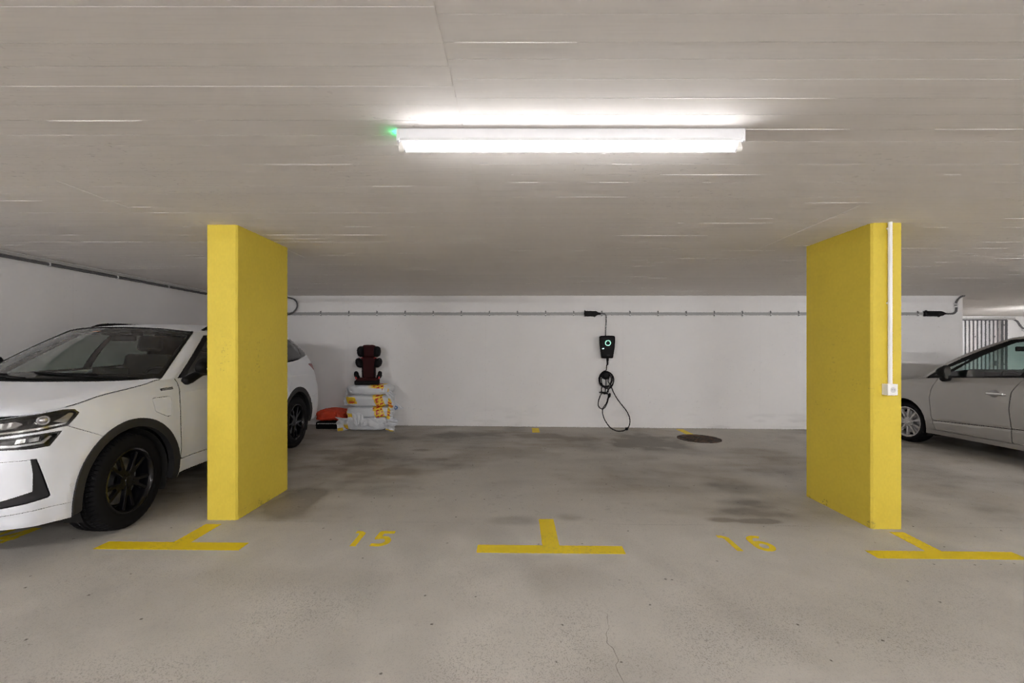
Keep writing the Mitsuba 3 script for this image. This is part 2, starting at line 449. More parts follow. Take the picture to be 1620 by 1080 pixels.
# a T at each corner of a stall: the cross bar along the drive, the stem along the side line
def tee(xc, x0, x1, y0, y1, ye, w, label, skew=0.0):
    bar = Polygon([(x0, y0), (x1, y0), (x1, y1), (x0, y1)])
    stem = Polygon([(xc - w / 2, y1 - 0.01), (xc + w / 2, y1 - 0.01), (xc + w / 2 + skew, ye), (xc - w / 2 + skew, ye)])
    return obj('stall_corner_mark', flat_mark(shapely.union(bar, stem)), 'm_paint', label=label, cat='floor marking', group='yellow T marks at the stall corners', smooth=False)
tee(-2.38, -2.905, -1.905, 3.040, 3.158, 3.485, 0.122, 'yellow T mark on the floor before the left pillar')
tee(0.25, -0.272, 0.758, 3.042, 3.163, 3.656, 0.122, 'yellow T mark on the floor between stall numbers 15 and 16')
tee(2.955, 2.470, 3.505, 3.014, 3.130, 3.458, 0.112, 'yellow T mark on the floor before the right pillar', 0.02)
for x, y0, y1, lab in ((0.345, 7.475, 7.90, 'short yellow stub on the floor at the back wall, left of the wall charger'), (2.93, 7.46, 7.93, 'short yellow stub on the floor beside the rusty drain cover')):
    obj('stall_line_stub', flat_mark(sbox(x - 0.062, y0, x + 0.062, y1)), 'm_paint', label=lab, cat='floor marking', group='yellow line stubs at the back wall', smooth=False)


def strokes(lines, w):
    return shapely.union_all([LineString(l).buffer(w / 2, cap_style='flat', join_style='round', quad_segs=6) for l in lines])


def arc(cx, cy, rx, ry, a0, a1, n=18):
    return [(cx + rx * math.cos(math.radians(a)), cy + ry * math.sin(math.radians(a))) for a in np.linspace(a0, a1, n)]


W = 0.042                                     # stencil digits in a cell 0.13 wide and 0.26 high
DIGITS = {'1': [[(0.005, 0.238), (0.035, 0.238), (0.062, 0.215), (0.062, 0.0)]],
          '4': [[(0.095, 0.0), (0.095, 0.26)], [(0.13, 0.075), (0.01, 0.075), (0.075, 0.26)]],
          '5': [[(0.118, 0.241), (0.022, 0.241), (0.018, 0.132)], [(0.0, 0.135), (0.06, 0.148)] + arc(0.052, 0.085, 0.055, 0.064, 80, -110)[1:] + [(0.0, 0.026)]],
          '6': [arc(0.075, 0.17, 0.06, 0.07, 55, 180, 10) + [(0.015, 0.08)], arc(0.066, 0.083, 0.052, 0.062, 0, 360, 30)]}


def stall_number(text, xs, y, label):
    t = thing('stall_number', label, 'floor marking', 'yellow stall numbers')
    for ch, x in zip(text, xs):
        p = aff.translate(strokes(DIGITS[ch], W), x, y)
        obj('digit', flat_mark(p), 'm_paint', t, smooth=False)


stall_number('15', (-1.215, -1.035), 3.122, 'yellow number 15 painted on the floor, left of the middle T mark')
stall_number('16', (1.515, 1.722), 3.105, 'yellow number 16 painted on the floor, right of the middle T mark')
stall_number('14', (-3.86, -3.735), 3.118, 'worn yellow number painted on the floor under the nose of the white car')
# ---------------------------------------------------------------- car building kit
# Car coordinates: u to the rear from the front axle, v to the car's left, w up from the ground. A body is a skin P(s, w) wound round the plan outline
# (s = arc length from the nose, negative on the right side); panels are polygons cut out of that skin, each with a flange.
def grid_clip(poly, step):
    """Triangles of a polygon cut along a square grid: (points (n, 2), faces)."""
    x0, y0, x1, y1 = poly.bounds
    e = 0.0137 * step
    xs, ys = np.arange(x0 - e, x1 + step, step), np.arange(y0 - e * 1.7, y1 + step, step)
    X, Y = np.meshgrid(xs[:-1], ys[:-1])
    X, Y = X.ravel(), Y.ravel()
    cells = shapely.box(X, Y, X + step, Y + step)
    shapely.prepare(poly)
    inside = shapely.contains(poly, cells)
    part = shapely.intersects(poly, cells) & ~inside
    tris = []
    a, b = X[inside], Y[inside]
    c, d = a + step, b + step
    q = np.stack([np.stack([a, b], 1), np.stack([c, b], 1), np.stack([c, d], 1), np.stack([a, d], 1)], 1)
    if len(q):
        tris += [q[:, [0, 1, 2]], q[:, [0, 2, 3]]]
    for g in shapely.intersection(poly, cells[part]):
        for h in getattr(g, 'geoms', [g]):
            if h.geom_type != 'Polygon' or h.area < 1e-10:
                continue
            for t in shapely.constrained_delaunay_triangles(h).geoms:
                p = np.array(t.exterior.coords)[:3]
                ar = (p[1, 0] - p[0, 0]) * (p[2, 1] - p[0, 1]) - (p[1, 1] - p[0, 1]) * (p[2, 0] - p[0, 0])
                if abs(ar) > 1e-12:
                    tris.append((p if ar > 0 else p[::-1])[None])
    t = np.concatenate(tris).reshape(-1, 2)
    key = np.round(t / 1e-6).astype(np.int64)
    _, first, inv = np.unique(key, axis=0, return_index=True, return_inverse=True)
    f = inv.reshape(-1, 3)
    f = f[(f[:, 0] != f[:, 1]) & (f[:, 1] != f[:, 2]) & (f[:, 0] != f[:, 2])]
    return t[first], f


def patch(polys, S, step=0.04, flange=0.012, flip=False, lift=0.0):
    """Polygons of the domain of S (two arrays -> (n, 3) world points) as one sheet with edges folded inward. (vertices, faces, normals)."""
    if not isinstance(polys, list):
        polys = [polys]
    V, Fa, N, at = [], [], [], 0
    todo = []
    for p in polys:
        p, Sx, fl = p if isinstance(p, tuple) else (p, S, flip)
        for g in getattr(p, 'geoms', [p]):
            if not g.is_empty and g.area > 1e-8:
                todo.append((g, Sx, fl))
    for g, Sx, fl in todo:
        q, f = grid_clip(g, step)
        e = 2e-4
        P = Sx(q[:, 0], q[:, 1])
        n = np.cross(Sx(q[:, 0] + e, q[:, 1]) - Sx(q[:, 0] - e, q[:, 1]), Sx(q[:, 0], q[:, 1] + e) - Sx(q[:, 0], q[:, 1] - e))
        n /= np.linalg.norm(n, axis=1, keepdims=True) + 1e-15
        if fl:
            n, f = -n, f[:, ::-1]
        P = P + n * lift
        V.append(P), N.append(n), Fa.append(f + at)
        at += len(P)
        if flange:
            ed = np.sort(np.vstack([f[:, [0, 1]], f[:, [1, 2]], f[:, [2, 0]]]), axis=1)
            dirs = np.vstack([f[:, [0, 1]], f[:, [1, 2]], f[:, [2, 0]]])
            _, ix, ct = np.unique(ed, axis=0, return_index=True, return_counts=True)
            b = dirs[ix[ct == 1]]
            A, B = P[b[:, 0]], P[b[:, 1]]
            na, nb = n[b[:, 0]], n[b[:, 1]]
            m = np.cross(B - A, na)
            m /= np.linalg.norm(m, axis=1, keepdims=True) + 1e-15
            V.append(np.concatenate([A, B, B - nb * flange, A - na * flange]))
            N.append(np.concatenate([m, m, m, m]))
            k = len(b)
            i = np.arange(k) + at
            Fa += [np.stack([i + k, i, i + 3 * k], 1), np.stack([i + k, i + 3 * k, i + 2 * k], 1)]
            at += 4 * k
    return np.vstack(V), np.vstack(Fa), np.vstack(N)


def sheet(vfn, mat, **more):
    v, f, n = vfn
    return {'type': 'ply', 'filename': meshkit.write_ply((v, f), normals=n), 'face_normals': False, 'bsdf': {'type': 'ref', 'id': mat}, **more}


class Skin:
    def __init__(s, outline, wB, wT, inset, bump=None):
        p = np.array(outline, float)
        full = np.vstack([p[::-1] * [1, -1], p[1:]])
        d = np.r_[0, np.cumsum(np.linalg.norm(np.diff(full, axis=0), axis=1))]
        cs = CubicSpline(d, full)
        mid = d[len(p) - 1]
        t = np.linspace(mid, d[-1], 1500)
        q = cs(t)
        s.L = np.r_[0, np.cumsum(np.linalg.norm(np.diff(q, axis=0), axis=1))]
        s.U, s.V = q[:, 0], np.maximum(q[:, 1], 0)
        tu, tv = np.gradient(s.U, s.L), np.gradient(s.V, s.L)
        l = np.hypot(tu, tv)
        s.nu, s.nv = -tv / l, tu / l
        s.len = s.L[-1]
        s.wB, s.wT, s.bump = wB, wT, bump
        s.keys = [s.s_of(k) if not isinstance(k, tuple) else k[0] for k, _ in inset]
        s.tabs = [PchipInterpolator(*np.array(t).T) for _, t in inset]
        s.lims = [(t[0][0], t[-1][0]) for _, t in inset]

    def s_of(s, u):
        return float(np.interp(u, s.U, s.L)) if np.ndim(u) == 0 else np.interp(u, s.U, s.L)

    def plan(s, a):
        a = np.abs(a)
        return tuple(np.interp(a, s.L, x) for x in (s.U, s.V, s.nu, s.nv))

    def inset(s, a, w):
        a = np.abs(a)
        vals = [t(np.clip(w, *l)) for t, l in zip(s.tabs, s.lims)]
        k = np.clip(np.searchsorted(s.keys, a) - 1, 0, len(s.keys) - 2)
        x = np.clip((a - np.take(s.keys, k)) / (np.take(s.keys, k + 1) - np.take(s.keys, k)), 0, 1)
        x = x * x * (3 - 2 * x)
        vals = np.array(vals)
        i = np.arange(len(np.atleast_1d(a)))
        return vals[k, i] * (1 - x) + vals[k + 1, i] * x

    def P(s, a, w):
        a, w = np.atleast_1d(np.asarray(a, float)), np.atleast_1d(np.asarray(w, float))
        u, v, nu, nv = s.plan(a)
        o = -s.inset(a, w)
        if s.bump is not None:
            o = o + s.bump(u, np.abs(a), w)
        return u + nu * o, np.sign(a + 1e-12) * (v + nv * o), w

    def side(s, uw):
        """Side-view (u, w) points to the skin's domain (s, w)."""
        return [(s.s_of(u), w) for u, w in uw]


class Place:
    """Where a car stands: maps car coordinates to the world, riding on the sloping floor."""
    def __init__(s, x, y, deg, back):
        t = math.radians(deg)
        s.o = np.array([x, y])
        s.d, s.l = np.array([-math.sin(t), math.cos(t)]) * back, np.array([math.cos(t), math.sin(t)]) * back

    def __call__(s, u, v, w):
        u, v, w = np.broadcast_arrays(*(np.asarray(k, float) for k in (u, v, w)))
        x, y = s.o[0] + s.d[0] * u + s.l[0] * v, s.o[1] + s.d[1] * u + s.l[1] * v
        return np.stack([x, y, floor_z(x, y) + w], -1)

    def mesh(s, m):
        p = s(*np.array(m.vertices).T)
        return trimesh.Trimesh(p, np.array(m.faces)[:, ::-1], process=False)


def both(poly):
    return [poly, aff.scale(poly, -1, 1, origin=(0, 0))]


def mirror_v(m):
    v = np.array(m.vertices) * [1, -1, 1]
    return trimesh.Trimesh(v, np.array(m.faces)[:, ::-1], process=False)


def disc(u, w, r, n=48, a0=0, a1=360):
    return [(u + r * math.cos(math.radians(a)), w + r * math.sin(math.radians(a))) for a in np.linspace(a0, a1, n)]


def smooth_poly(pts, r):
    return Polygon(pts).buffer(-r, join_style='mitre').buffer(r, quad_segs=6)


def make_wheel(t, place, u, v, steer, R, rim_r, width, spec, side):
    """A wheel at the axle point (u, v): tyre with grooved tread, rim with spokes, hub cap, brake disc. side +1 left, -1 right; spec says which rim."""
    key = numbered(f'{t}__wheel')
    labels[key] = {}
    # wheel frame: axis x outward, y to the rear, z up, centre at the hub
    c, s_ = math.cos(math.radians(steer)), math.sin(math.radians(steer))

    def put(m):
        p = np.array(m.vertices)
        x, y, z = p[:, 0], p[:, 1], p[:, 2]
        xx, yy = x * c - y * s_, x * s_ + y * c
        q = place(u + yy, v + side * xx, R - 0.004 + z)
        return trimesh.Trimesh(q, np.array(m.faces)[:, ::-1] if side > 0 else np.array(m.faces), process=False)

    hw = width / 2
    prof = [(-hw + 0.01, rim_r - 0.004), (-hw, rim_r + 0.012), (-hw - 0.006, rim_r + 0.35 * (R - rim_r)), (-hw - 0.004, rim_r + 0.6 * (R - rim_r)), (-hw + 0.006, R - 0.022), (-hw + 0.022, R - 0.008)]
    m = 30
    tread = [(x, R - 0.0065 * (abs(x) / (hw - 0.03)) ** 3) for x in np.linspace(-hw + 0.03, hw - 0.03, m)]
    prof = prof + tread + [(-x, r) for x, r in prof[::-1]]
    prof = np.array(prof)
    na = 420
    ang = np.arange(na) * 2 * np.pi / na
    rr = np.repeat(prof[None, :, 1], na, 0)
    X = prof[None, :, 0] + 0 * rr
    ph = ang[:, None] * 62 / (2 * np.pi) + 9 * np.abs(X)
    on = (prof[None, :, 1] > R - 0.02) & (np.abs(X) < hw - 0.006)
    lug = (np.mod(ph, 1.0) < 0.24) & on & (np.abs(X) > 0.028)
    chan = np.zeros_like(on)
    for gx in (-0.055, -0.019, 0.019, 0.055):
        chan |= (np.abs(X - gx) < 0.0055) & on
    rr = rr - 0.010 * lug * ~chan - 0.010 * chan
    v3 = np.stack([X, rr * np.cos(ang)[:, None], rr * np.sin(ang)[:, None]], -1).reshape(-1, 3)
    k = len(prof)
    i, j = np.meshgrid(np.arange(na), np.arange(k - 1), indexing='ij')
    i2 = (i + 1) % na
    q = np.stack([i * k + j, i * k + j + 1, i2 * k + j + 1, i2 * k + j], -1).reshape(-1, 4)
    tyre = trimesh.Trimesh(v3, np.vstack([q[:, [0, 1, 2]], q[:, [0, 2, 3]]]), process=False)
    obj('tyre', put(tyre), 'm_rubber', key, smooth=50)
    RX = np.array([[0, 0, 1.0], [1, 0, 0], [0, 1, 0]])
    # barrel and lip
    barrel = lathe([(rim_r - 0.018, -hw + 0.01), (rim_r + 0.006, -hw + 0.012), (rim_r + 0.006, hw - 0.012), (rim_r + 0.010, hw - 0.004), (rim_r - 0.004, hw - 0.001), (rim_r - 0.016, hw - 0.012), (rim_r - 0.03, hw - 0.05),
                    (rim_r - 0.018, -hw + 0.01)], 72)
    back = lathe([(0.0, -0.02), (rim_r - 0.02, -0.02), (rim_r - 0.02, -0.012), (0.0, -0.012)], 48)
    disc_b = lathe([(0.05, 0.005), (rim_r * 0.74, 0.005), (rim_r * 0.74, 0.02), (0.05, 0.02)], 48)
    obj('barrel', put(move(barrel, R=RX)), spec['rim'], key)
    obj('hub_back', put(move(back, R=RX)), 'm_black', key)
    obj('brake_disc', put(move(disc_b, R=RX)), 'm_steel', key)
    face = hw - spec['dish']
    for a in spec['angles']:
        sp = spec['spoke'](rim_r)
        mm = extrude(sp, 0.032, 0.005)
        vv = np.array(mm.vertices)
        vv[:, 2] += face - 0.03 + spec['cone'] * (np.hypot(vv[:, 0], vv[:, 1]) / rim_r) ** 2
        mm.vertices = vv
        mm.apply_transform(trimesh.transformations.rotation_matrix(math.radians(a + 90), [0, 0, 1]))
        obj('spoke', put(move(mm, R=RX)), spec['rim'], key, smooth=25)
    cap = lathe([(0, face - 0.03), (0.075, face - 0.03), (0.072, face - 0.004), (0.034, face + 0.002), (0.031, face + 0.006), (0, face + 0.008)], 40)
    obj('hub_cap', put(move(cap, R=RX)), spec['cap'], key, smooth=25)
    nuts = []
    for a in range(5):
        b = math.radians(a * 72 + 54)
        nuts.append(move(lathe([(0, 0), (0.011, 0), (0.010, 0.014), (0, 0.014)], 6), (0.056 * math.cos(b), 0.056 * math.sin(b), face - 0.008)))
    obj('wheel_nuts', put(move(cat_mesh(nuts), R=RX)), spec['nut'], key, smooth=False)


def tub(place, u, side, R, v_in, v_out):
    """The dark liner of one wheel arch: an open half barrel with an inner wall."""
    a = np.linspace(-25, 205, 30)
    ring = np.stack([u + R * np.cos(np.radians(a)), R * 0.86 + R * np.sin(np.radians(a))], 1)
    v, f = [], []
    for k, (uu, ww) in enumerate(ring):
        v += [[uu, side * v_in, ww], [uu, side * v_out, ww]]
    n = len(ring)
    for k in range(n - 1):
        f += [[2 * k, 2 * k + 1, 2 * k + 3], [2 * k, 2 * k + 3, 2 * k + 2]]
    c = len(v)
    v.append([u, side * v_in, R * 0.5])
    for k in range(n - 1):
        f.append([c, 2 * k, 2 * k + 2])
    return place.mesh(trimesh.Trimesh(np.array(v), np.array(f), process=False))


def seat_mesh(u, v, w, rear_w=0.50, lean=0.33, bench=False):
    """Seat cushion, backrest and headrest as car-coordinate meshes."""
    wd = rear_w
    cu = cbox((0.50, wd, 0.14), (u, v, w), 0.045, 2)
    bk = cbox((0.13, wd, 0.62), (0, 0, 0.31), 0.045, 2)
    bk.apply_transform(trimesh.transformations.rotation_matrix(lean, [0, 1, 0]))
    bk.apply_translation((u + 0.24, v, w + 0.03))
    heads = []
    for dv in ((0,) if not bench else (-wd / 3, wd / 3)):
        hd = cbox((0.10, 0.26, 0.19), (0, 0, 0.74), 0.04, 2)
        hd.apply_transform(trimesh.transformations.rotation_matrix(lean * 0.75, [0, 1, 0]))
        hd.apply_translation((u + 0.25, v + dv, w + 0.03))
        heads.append(hd)
    return cu, bk, cat_mesh(heads)
# ---------------------------------------------------------------- paints and car materials
plain('m_white_paint', (0.76, 0.785, 0.84), 0.35, specular=0.5, clearcoat=1.0, clearcoat_gloss=0.96)


def c_silver(p, n, uv):
    return mi.Color3f(0.385, 0.375, 0.36) * (0.97 + 0.06 * noise(p.x * 900, p.y * 900, p.z * 900))


plain('m_silver_paint', mikit.proc(c_silver), 0.34, metallic=0.45, specular=0.5, clearcoat=1.0, clearcoat_gloss=0.96)
plain('m_cladding', (0.018, 0.0185, 0.021), 0.5, specular=0.35)
plain('m_shell', (0.006, 0.006, 0.006), 0.8)
plain('m_interior', (0.009, 0.009, 0.0095), 0.75, specular=0.25)
plain('m_headliner', (0.035, 0.035, 0.034), 0.85)
plain('m_privacy', (0.022, 0.023, 0.026), 0.06, clearcoat=0.5, clearcoat_gloss=0.98)
plain('m_red_lens', (0.28, 0.018, 0.022), 0.12, clearcoat=0.8)
plain('m_lamp_dark', (0.007, 0.0072, 0.008), 0.25, specular=0.3)
plain('m_orange_sticker', (0.75, 0.26, 0.05), 0.5)
plain('m_caliper', (0.20, 0.09, 0.03), 0.5)
scene['m_windscreen'] = {'type': 'thindielectric', 'int_ior': 1.5, 'specular_transmittance': rgb((0.66, 0.74, 0.69))}
scene['m_clear'] = {'type': 'thindielectric', 'int_ior': 1.5}
scene['m_green_glass'] = {'type': 'thindielectric', 'int_ior': 1.5, 'specular_transmittance': rgb((0.60, 0.74, 0.71))}

# ---------------------------------------------------------------- the white SUV in the left stall
SUV = Place(-3.875, 3.385, 2.0, 1)
SUV_CREASE_V = PchipInterpolator([-0.95, -0.7, -0.5, -0.2, 0.05, 0.4], [0.50, 0.66, 0.71, 0.745, 0.765, 0.775])
SUV_CREASE_W = PchipInterpolator([-0.95, -0.88, -0.86, -0.82, -0.76, -0.7, -0.5, -0.2, 0.05, 0.4], [0.888, 0.912, 0.924, 0.952, 0.984, 1.00, 1.026, 1.052, 1.082, 1.119])
SUV_EDGE_W = PchipInterpolator([-0.95, -0.9, -0.78, -0.6, -0.475, -0.225, 0.055, 0.205, 0.33, 0.6, 1.0, 1.8, 2.5, 2.8, 3.1, 3.45, 3.9],
                               [0.890, 0.905, 0.950, 0.972, 0.985, 1.036, 1.067, 1.086, 1.108, 1.113, 1.118, 1.140, 1.182, 1.204, 1.236, 1.282, 1.262])
suv_outline = [(-.935, 0), (-.93, .2), (-.91, .4), (-.865, .6), (-.80, .74), (-.70, .843), (-.58, .893), (-.45, .914), (-.2, .925), (.2, .930), (.8, .932), (1.6, .932), (2.3, .93), (2.8, .92),
               (3.1, .912), (3.4, .900), (3.60, .868), (3.74, .79), (3.825, .65), (3.868, .45), (3.885, .2), (3.887, 0)]


def suv_wT(u):
    return SUV_EDGE_W(u)


def suv_bump(u, s, w):
    o = 0.006 * np.exp(-((w - 1.0) / 0.02) ** 2) * (u > 0.3) * (u < 3.2) * np.clip((u - .3) / .4, 0, 1)          # tornado line
    o = o - 0.010 * np.exp(-((w - 0.40) / 0.05) ** 2) * np.clip((u - 0.45) / 0.2, 0, 1) * (u < 2.4)             # hollow above the sill
    o = o - 0.016 * np.clip((0.455 + 0.0 * u - w) / 0.10, 0, 1) * np.clip((-0.50 - u) / 0.1, 0, 1) + 0.022 * np.clip((0.44 - w) / 0.14, 0, 1) * np.clip((-0.52 - u) / 0.15, 0, 1)
    for uc in (0.0, 2.79):
        r = np.hypot(u - uc, w - 0.36)
        o = o + 0.010 * np.exp(-((r - 0.50) / 0.06) ** 2)
    return o


front_t = [(.20, .10), (.30, .03), (.45, .0), (.60, .0), (.75, .012), (.85, .03), (.95, .075)]
corner_t = [(.20, .05), (.30, .018), (.45, .0), (.65, .0), (.80, .010), (.90, .022), (.985, .062)]
fender_t = [(.20, .05), (.30, .012), (.50, .0), (.75, .0), (.90, .008), (.98, .026), (1.03, .050), (1.06, .066), (1.12, .09)]
door_t = [(.20, .07), (.28, .028), (.40, .010), (.55, .002), (.75, .0), (.95, .006), (1.02, .022), (1.07, .055), (1.11, .108), (1.16, .16)]
quart_t = [(.20, .07), (.35, .018), (.55, .0), (.80, .0), (1.0, .010), (1.10, .035), (1.20, .085), (1.27, .135)]
tail_t = [(.20, .10), (.35, .03), (.55, .0), (.80, .01), (.90, .035), (1.0, .05), (1.12, .085), (1.26, .16)]
suv_skin = Skin(suv_outline, None, None, [((0.0,), front_t), (-.80, front_t), (-.58, corner_t), (-.15, fender_t), (.25, fender_t), (.75, door_t), (2.2, door_t), (3.0, quart_t), (3.6, tail_t), ((4.9 + 1.0,), tail_t)], suv_bump)


def topline(sk, edge, s0, s1, drop=0.003, n=80):
    s = np.linspace(s0, s1, n)
    return [(float(a), float(edge(np.interp(a, sk.L, sk.U)) - drop)) for a in s]


class Glasshouse:
    """The upper body: a loft from a belt curve to a roof curve, both over the same parameter b (0 = middle of the windscreen)."""
    def __init__(s, bk, belt, roof, bulge):
        s.belt, s.roof = (PchipInterpolator(bk, np.array(c, float), axis=0) for c in (belt, roof))
        s.bk, s.end = bk, bk[-1]
        s.bul = PchipInterpolator(bk, bulge)

    def half(s, b, t):
        def base(b, t):
            t = np.asarray(t)[:, None]
            return s.belt(b) * (1 - t) + s.roof(b) * t
        e = 1e-3
        c = np.clip(b, s.bk[0] + e, s.end - e)
        n = -np.cross(base(c + e, t) - base(c - e, t), base(c, t + e) - base(c, t - e))
        n[:, 1] = np.where((b < 2 * e) | (b > s.end - 2 * e), 0, n[:, 1])
        n /= np.linalg.norm(n, axis=1, keepdims=True) + 1e-12
        return base(b, t) + n * (s.bul(b) * 4 * t * (1 - t))[:, None]

    def P(s, b, t):
        b, t = np.atleast_1d(np.asarray(b, float)), np.atleast_1d(np.asarray(t, float))
        over = np.abs(b) > s.end
        bb = np.where(over, 2 * s.end - np.abs(b), np.abs(b))
        p = s.half(bb, t)
        sg = np.where(b < 0, -1.0, 1.0) * np.where(over, -1.0, 1.0)
        return p[:, 0], p[:, 1] * sg, p[:, 2]


suv = thing('car', 'white SUV with black wheels and black wheel arch trim, parked by the left wall', 'car')
S_suv = lambda a, w: SUV(*suv_skin.P(a, w))
sk = suv_skin
sd = sk.side


edge = np.array(topline(sk, SUV_EDGE_W, .0, sk.s_of(.40), 0, 60))
hu, hv, _ = sk.P(edge[:, 0], edge[:, 1])


def suv_hood_w(u, v):
    vc, wc, we = SUV_CREASE_V(u), SUV_CREASE_W(u), SUV_EDGE_W(u)
    av = np.abs(v)
    x = np.clip((av - vc) / np.maximum(np.interp(u, hu, hv) - vc, 0.02), 0, 1.2)
    inner = wc + np.clip((u + .88) / .2, 0, 1) * 0.022 * (1 - (np.minimum(av, vc) / vc) ** 2) + 0.012 * np.clip((u + .9) / .5, 0, 1) * (np.minimum(av, vc) / vc) ** 6 - 0.012 * np.clip((u + .9) / .5, 0, 1)
    outer = wc + (we - wc) * x ** 1.5
    return np.where(av < vc, inner, outer)


ARCH_F, ARCH_R = Polygon(sd(disc(0, .36, .475, 64))), Polygon(sd(disc(2.79, .36, .482, 64)))
s_end = sk.len
s_tip = sk.s_of(3.83)
LOW = [(0, .25), (.5, .26), (.80, .278), (.99, .258), (1.15, .25), (1.25, .25)]
lamp = Polygon([(.50, .900), (.62, .911), (.70, .926), (.79, .941), (.92, .953), (1.03, .962), (1.13, .970), (1.195, .965), (1.213, .942), (1.13, .870), (.97, .855), (.80, .845), (.52, .825)])
low_lamp = Polygon([(.60, .795), (.80, .825), (.94, .834), (1.09, .838), (1.02, .757), (.93, .754), (.84, .763), (.64, .770)])
blade = Polygon([(.93, .687), (.955, .684), (.985, .58), (1.022, .44), (1.012, .43), (.91, .42), (.80, .415), (.45, .405), (.45, .445), (.80, .457), (.938, .487), (.94, .60)])
grille = Polygon([(.0, .48), (.34, .48), (.44, .56), (.45, .80), (.36, .865), (0, .875)])
front_all = Polygon(LOW + sd([(.49, .25), (.485, .42), (.49, .75), (.50, .98), (.55, 1.108)]) + topline(sk, SUV_EDGE_W, sk.s_of(.55), 0)).buffer(0).difference(ARCH_F)
seam = Polygon([(0, .2), (0, .88), (.46, .885), (.50, .98), (1.02, .98), (1.125, .866), (1.31, .775), (1.6, .60), (1.6, .2)])
g = 0.0022
bump = front_all.intersection(seam).buffer(-g).difference(shapely.union_all([p.buffer(0.003) for p in (lamp, low_lamp, blade, grille)]))
fend = front_all.difference(seam.union(sbox(0, 0, .55, 1.2))).buffer(-g).difference(lamp.buffer(0.003))
fend = max(getattr(fend, 'geoms', [fend]), key=lambda q: q.area)
flap = smooth_poly([(1.822, .962), (1.845, .970), (2.005, .967), (2.020, .955), (2.000, .805), (1.960, .803), (1.830, .862)], 0.012)
bump_both = shapely.union_all(both(bump)).buffer(0.0023, join_style='mitre').buffer(-0.0023, join_style='mitre')
obj('front_bumper', sheet(patch(bump_both, S_suv, 0.022), 'm_white_paint'), None, suv)
for p in both(fend.difference(flap.buffer(0.0035))):
    obj('front_fender', sheet(patch(p, S_suv, 0.022), 'm_white_paint'), None, suv)
obj('charging_flap', sheet(patch(flap.buffer(-0.001), S_suv, 0.02), 'm_white_paint'), None, suv, label='charging flap in the front fender')
door_f = Polygon(sd([(.555, 1.106), (.506, .98), (.496, .75), (.490, .425), (.515, .405), (1.53, .405), (1.545, .45), (1.55, 1.12)]) + topline(sk, SUV_EDGE_W, sk.s_of(1.54), sk.s_of(.56), .003, 20)).buffer(0)
door_r = Polygon(sd([(1.556, .45), (1.57, .405), (2.30, .405), (2.36, .62), (2.50, .80), (2.62, .98), (2.64, 1.1)]) + topline(sk, SUV_EDGE_W, sk.s_of(2.64), sk.s_of(1.556), .003, 20)).buffer(0).difference(ARCH_R.buffer(.004))
for q, dd in (('front_door', door_f), ('rear_door', door_r)):
    for sgn, p in zip((1, -1), both(dd.buffer(-g))):
        k = obj(q, sheet(patch(p, S_suv, 0.03), 'm_white_paint'), None, suv)
        ux = 1.36 if q == 'front_door' else 2.36
        hd = cat_mesh([cbox((.19, .028, .030), (ux, .955, .985), .009, 2), cbox((.03, .03, .026), (ux - .075, .94, .985), .008), cbox((.03, .03, .026), (ux + .075, .94, .985), .008)])
        obj('handle', SUV.mesh(hd if sgn > 0 else mirror_v(hd)), 'm_white_paint', k)
sill = Polygon(sd([(.476, .287), (.485, .40), (2.315, .40), (2.33, .287)])).difference(ARCH_F.buffer(.003)).difference(ARCH_R.buffer(.003))
rear_low = Polygon(sd([(2.4, .62), (2.9, .62)]) + [(sk.s_of(3.2), .66), (sk.s_of(3.5), .68), (s_end, .70), (s_end, .30), (sk.s_of(3.4), .30), (sk.s_of(3.12), .29), (sk.s_of(3.1), .5)]).difference(ARCH_R.buffer(.003))
rear_low = max(getattr(rear_low, 'geoms', [rear_low]), key=lambda q: q.area) if False else shapely.intersection(rear_low, sbox(sk.s_of(2.79), 0, 9, 2))
tail_lamp = Polygon([(sk.s_of(3.35), 1.145), (sk.s_of(3.50), 1.150), (sk.s_of(3.70), 1.150), (sk.s_of(3.86), 1.10), (sk.s_of(3.86), 1.045), (sk.s_of(3.76), 1.00), (sk.s_of(3.66), .985), (sk.s_of(3.60), 1.03)])
gate = Polygon([(sk.s_of(3.66), .70), (s_end, .705), (s_end, 1.24), (sk.s_of(3.60), 1.25), (sk.s_of(3.60), 1.15), (sk.s_of(3.66), 1.05)])
quarter = Polygon(sd([(2.30, .42), (2.36, .62), (2.50, .80), (2.62, .98), (2.64, 1.1)]) + topline(sk, SUV_EDGE_W, sk.s_of(2.64), s_end, .003, 60) + [(s_end, .4)]).buffer(0)
quarter = quarter.difference(shapely.union_all([ARCH_R.buffer(.003), rear_low.buffer(.002), gate.buffer(.002), tail_lamp.buffer(.003)]))
quarter = shapely.intersection(quarter, sbox(sk.s_of(2.3), .45, 9, 2))
for p in both(sill):
    obj('sill', sheet(patch(p, S_suv, 0.035), 'm_white_paint'), None, suv)
for p in both(quarter.buffer(-g)):
    obj('rear_quarter', sheet(patch(p, S_suv, 0.025), 'm_white_paint'), None, suv)
for p in both(rear_low):
    obj('rear_bumper', sheet(patch(p, S_suv, 0.03), 'm_white_paint'), None, suv)
for p in both(gate.difference(tail_lamp.buffer(.003))):
    obj('tailgate', sheet(patch(p, S_suv, 0.03), 'm_white_paint'), None, suv)
for p in both(tail_lamp):
    obj('tail_lamp', sheet(patch(p, S_suv, 0.02), 'm_red_lens'), None, suv, label='red tail lamp')
# hood: its plan follows the skin's top edge and the foot of the windscreen
BK = [0, .5, 1, 1.25, 2, 3, 4, 4.5, 5, 5.5]


def suv_belt(u):
    x, y, z = (float(k[0]) for k in sk.P([sk.s_of(u)], [float(SUV_EDGE_W(u))]))
    return (x, y - 0.004, z + 0.002)


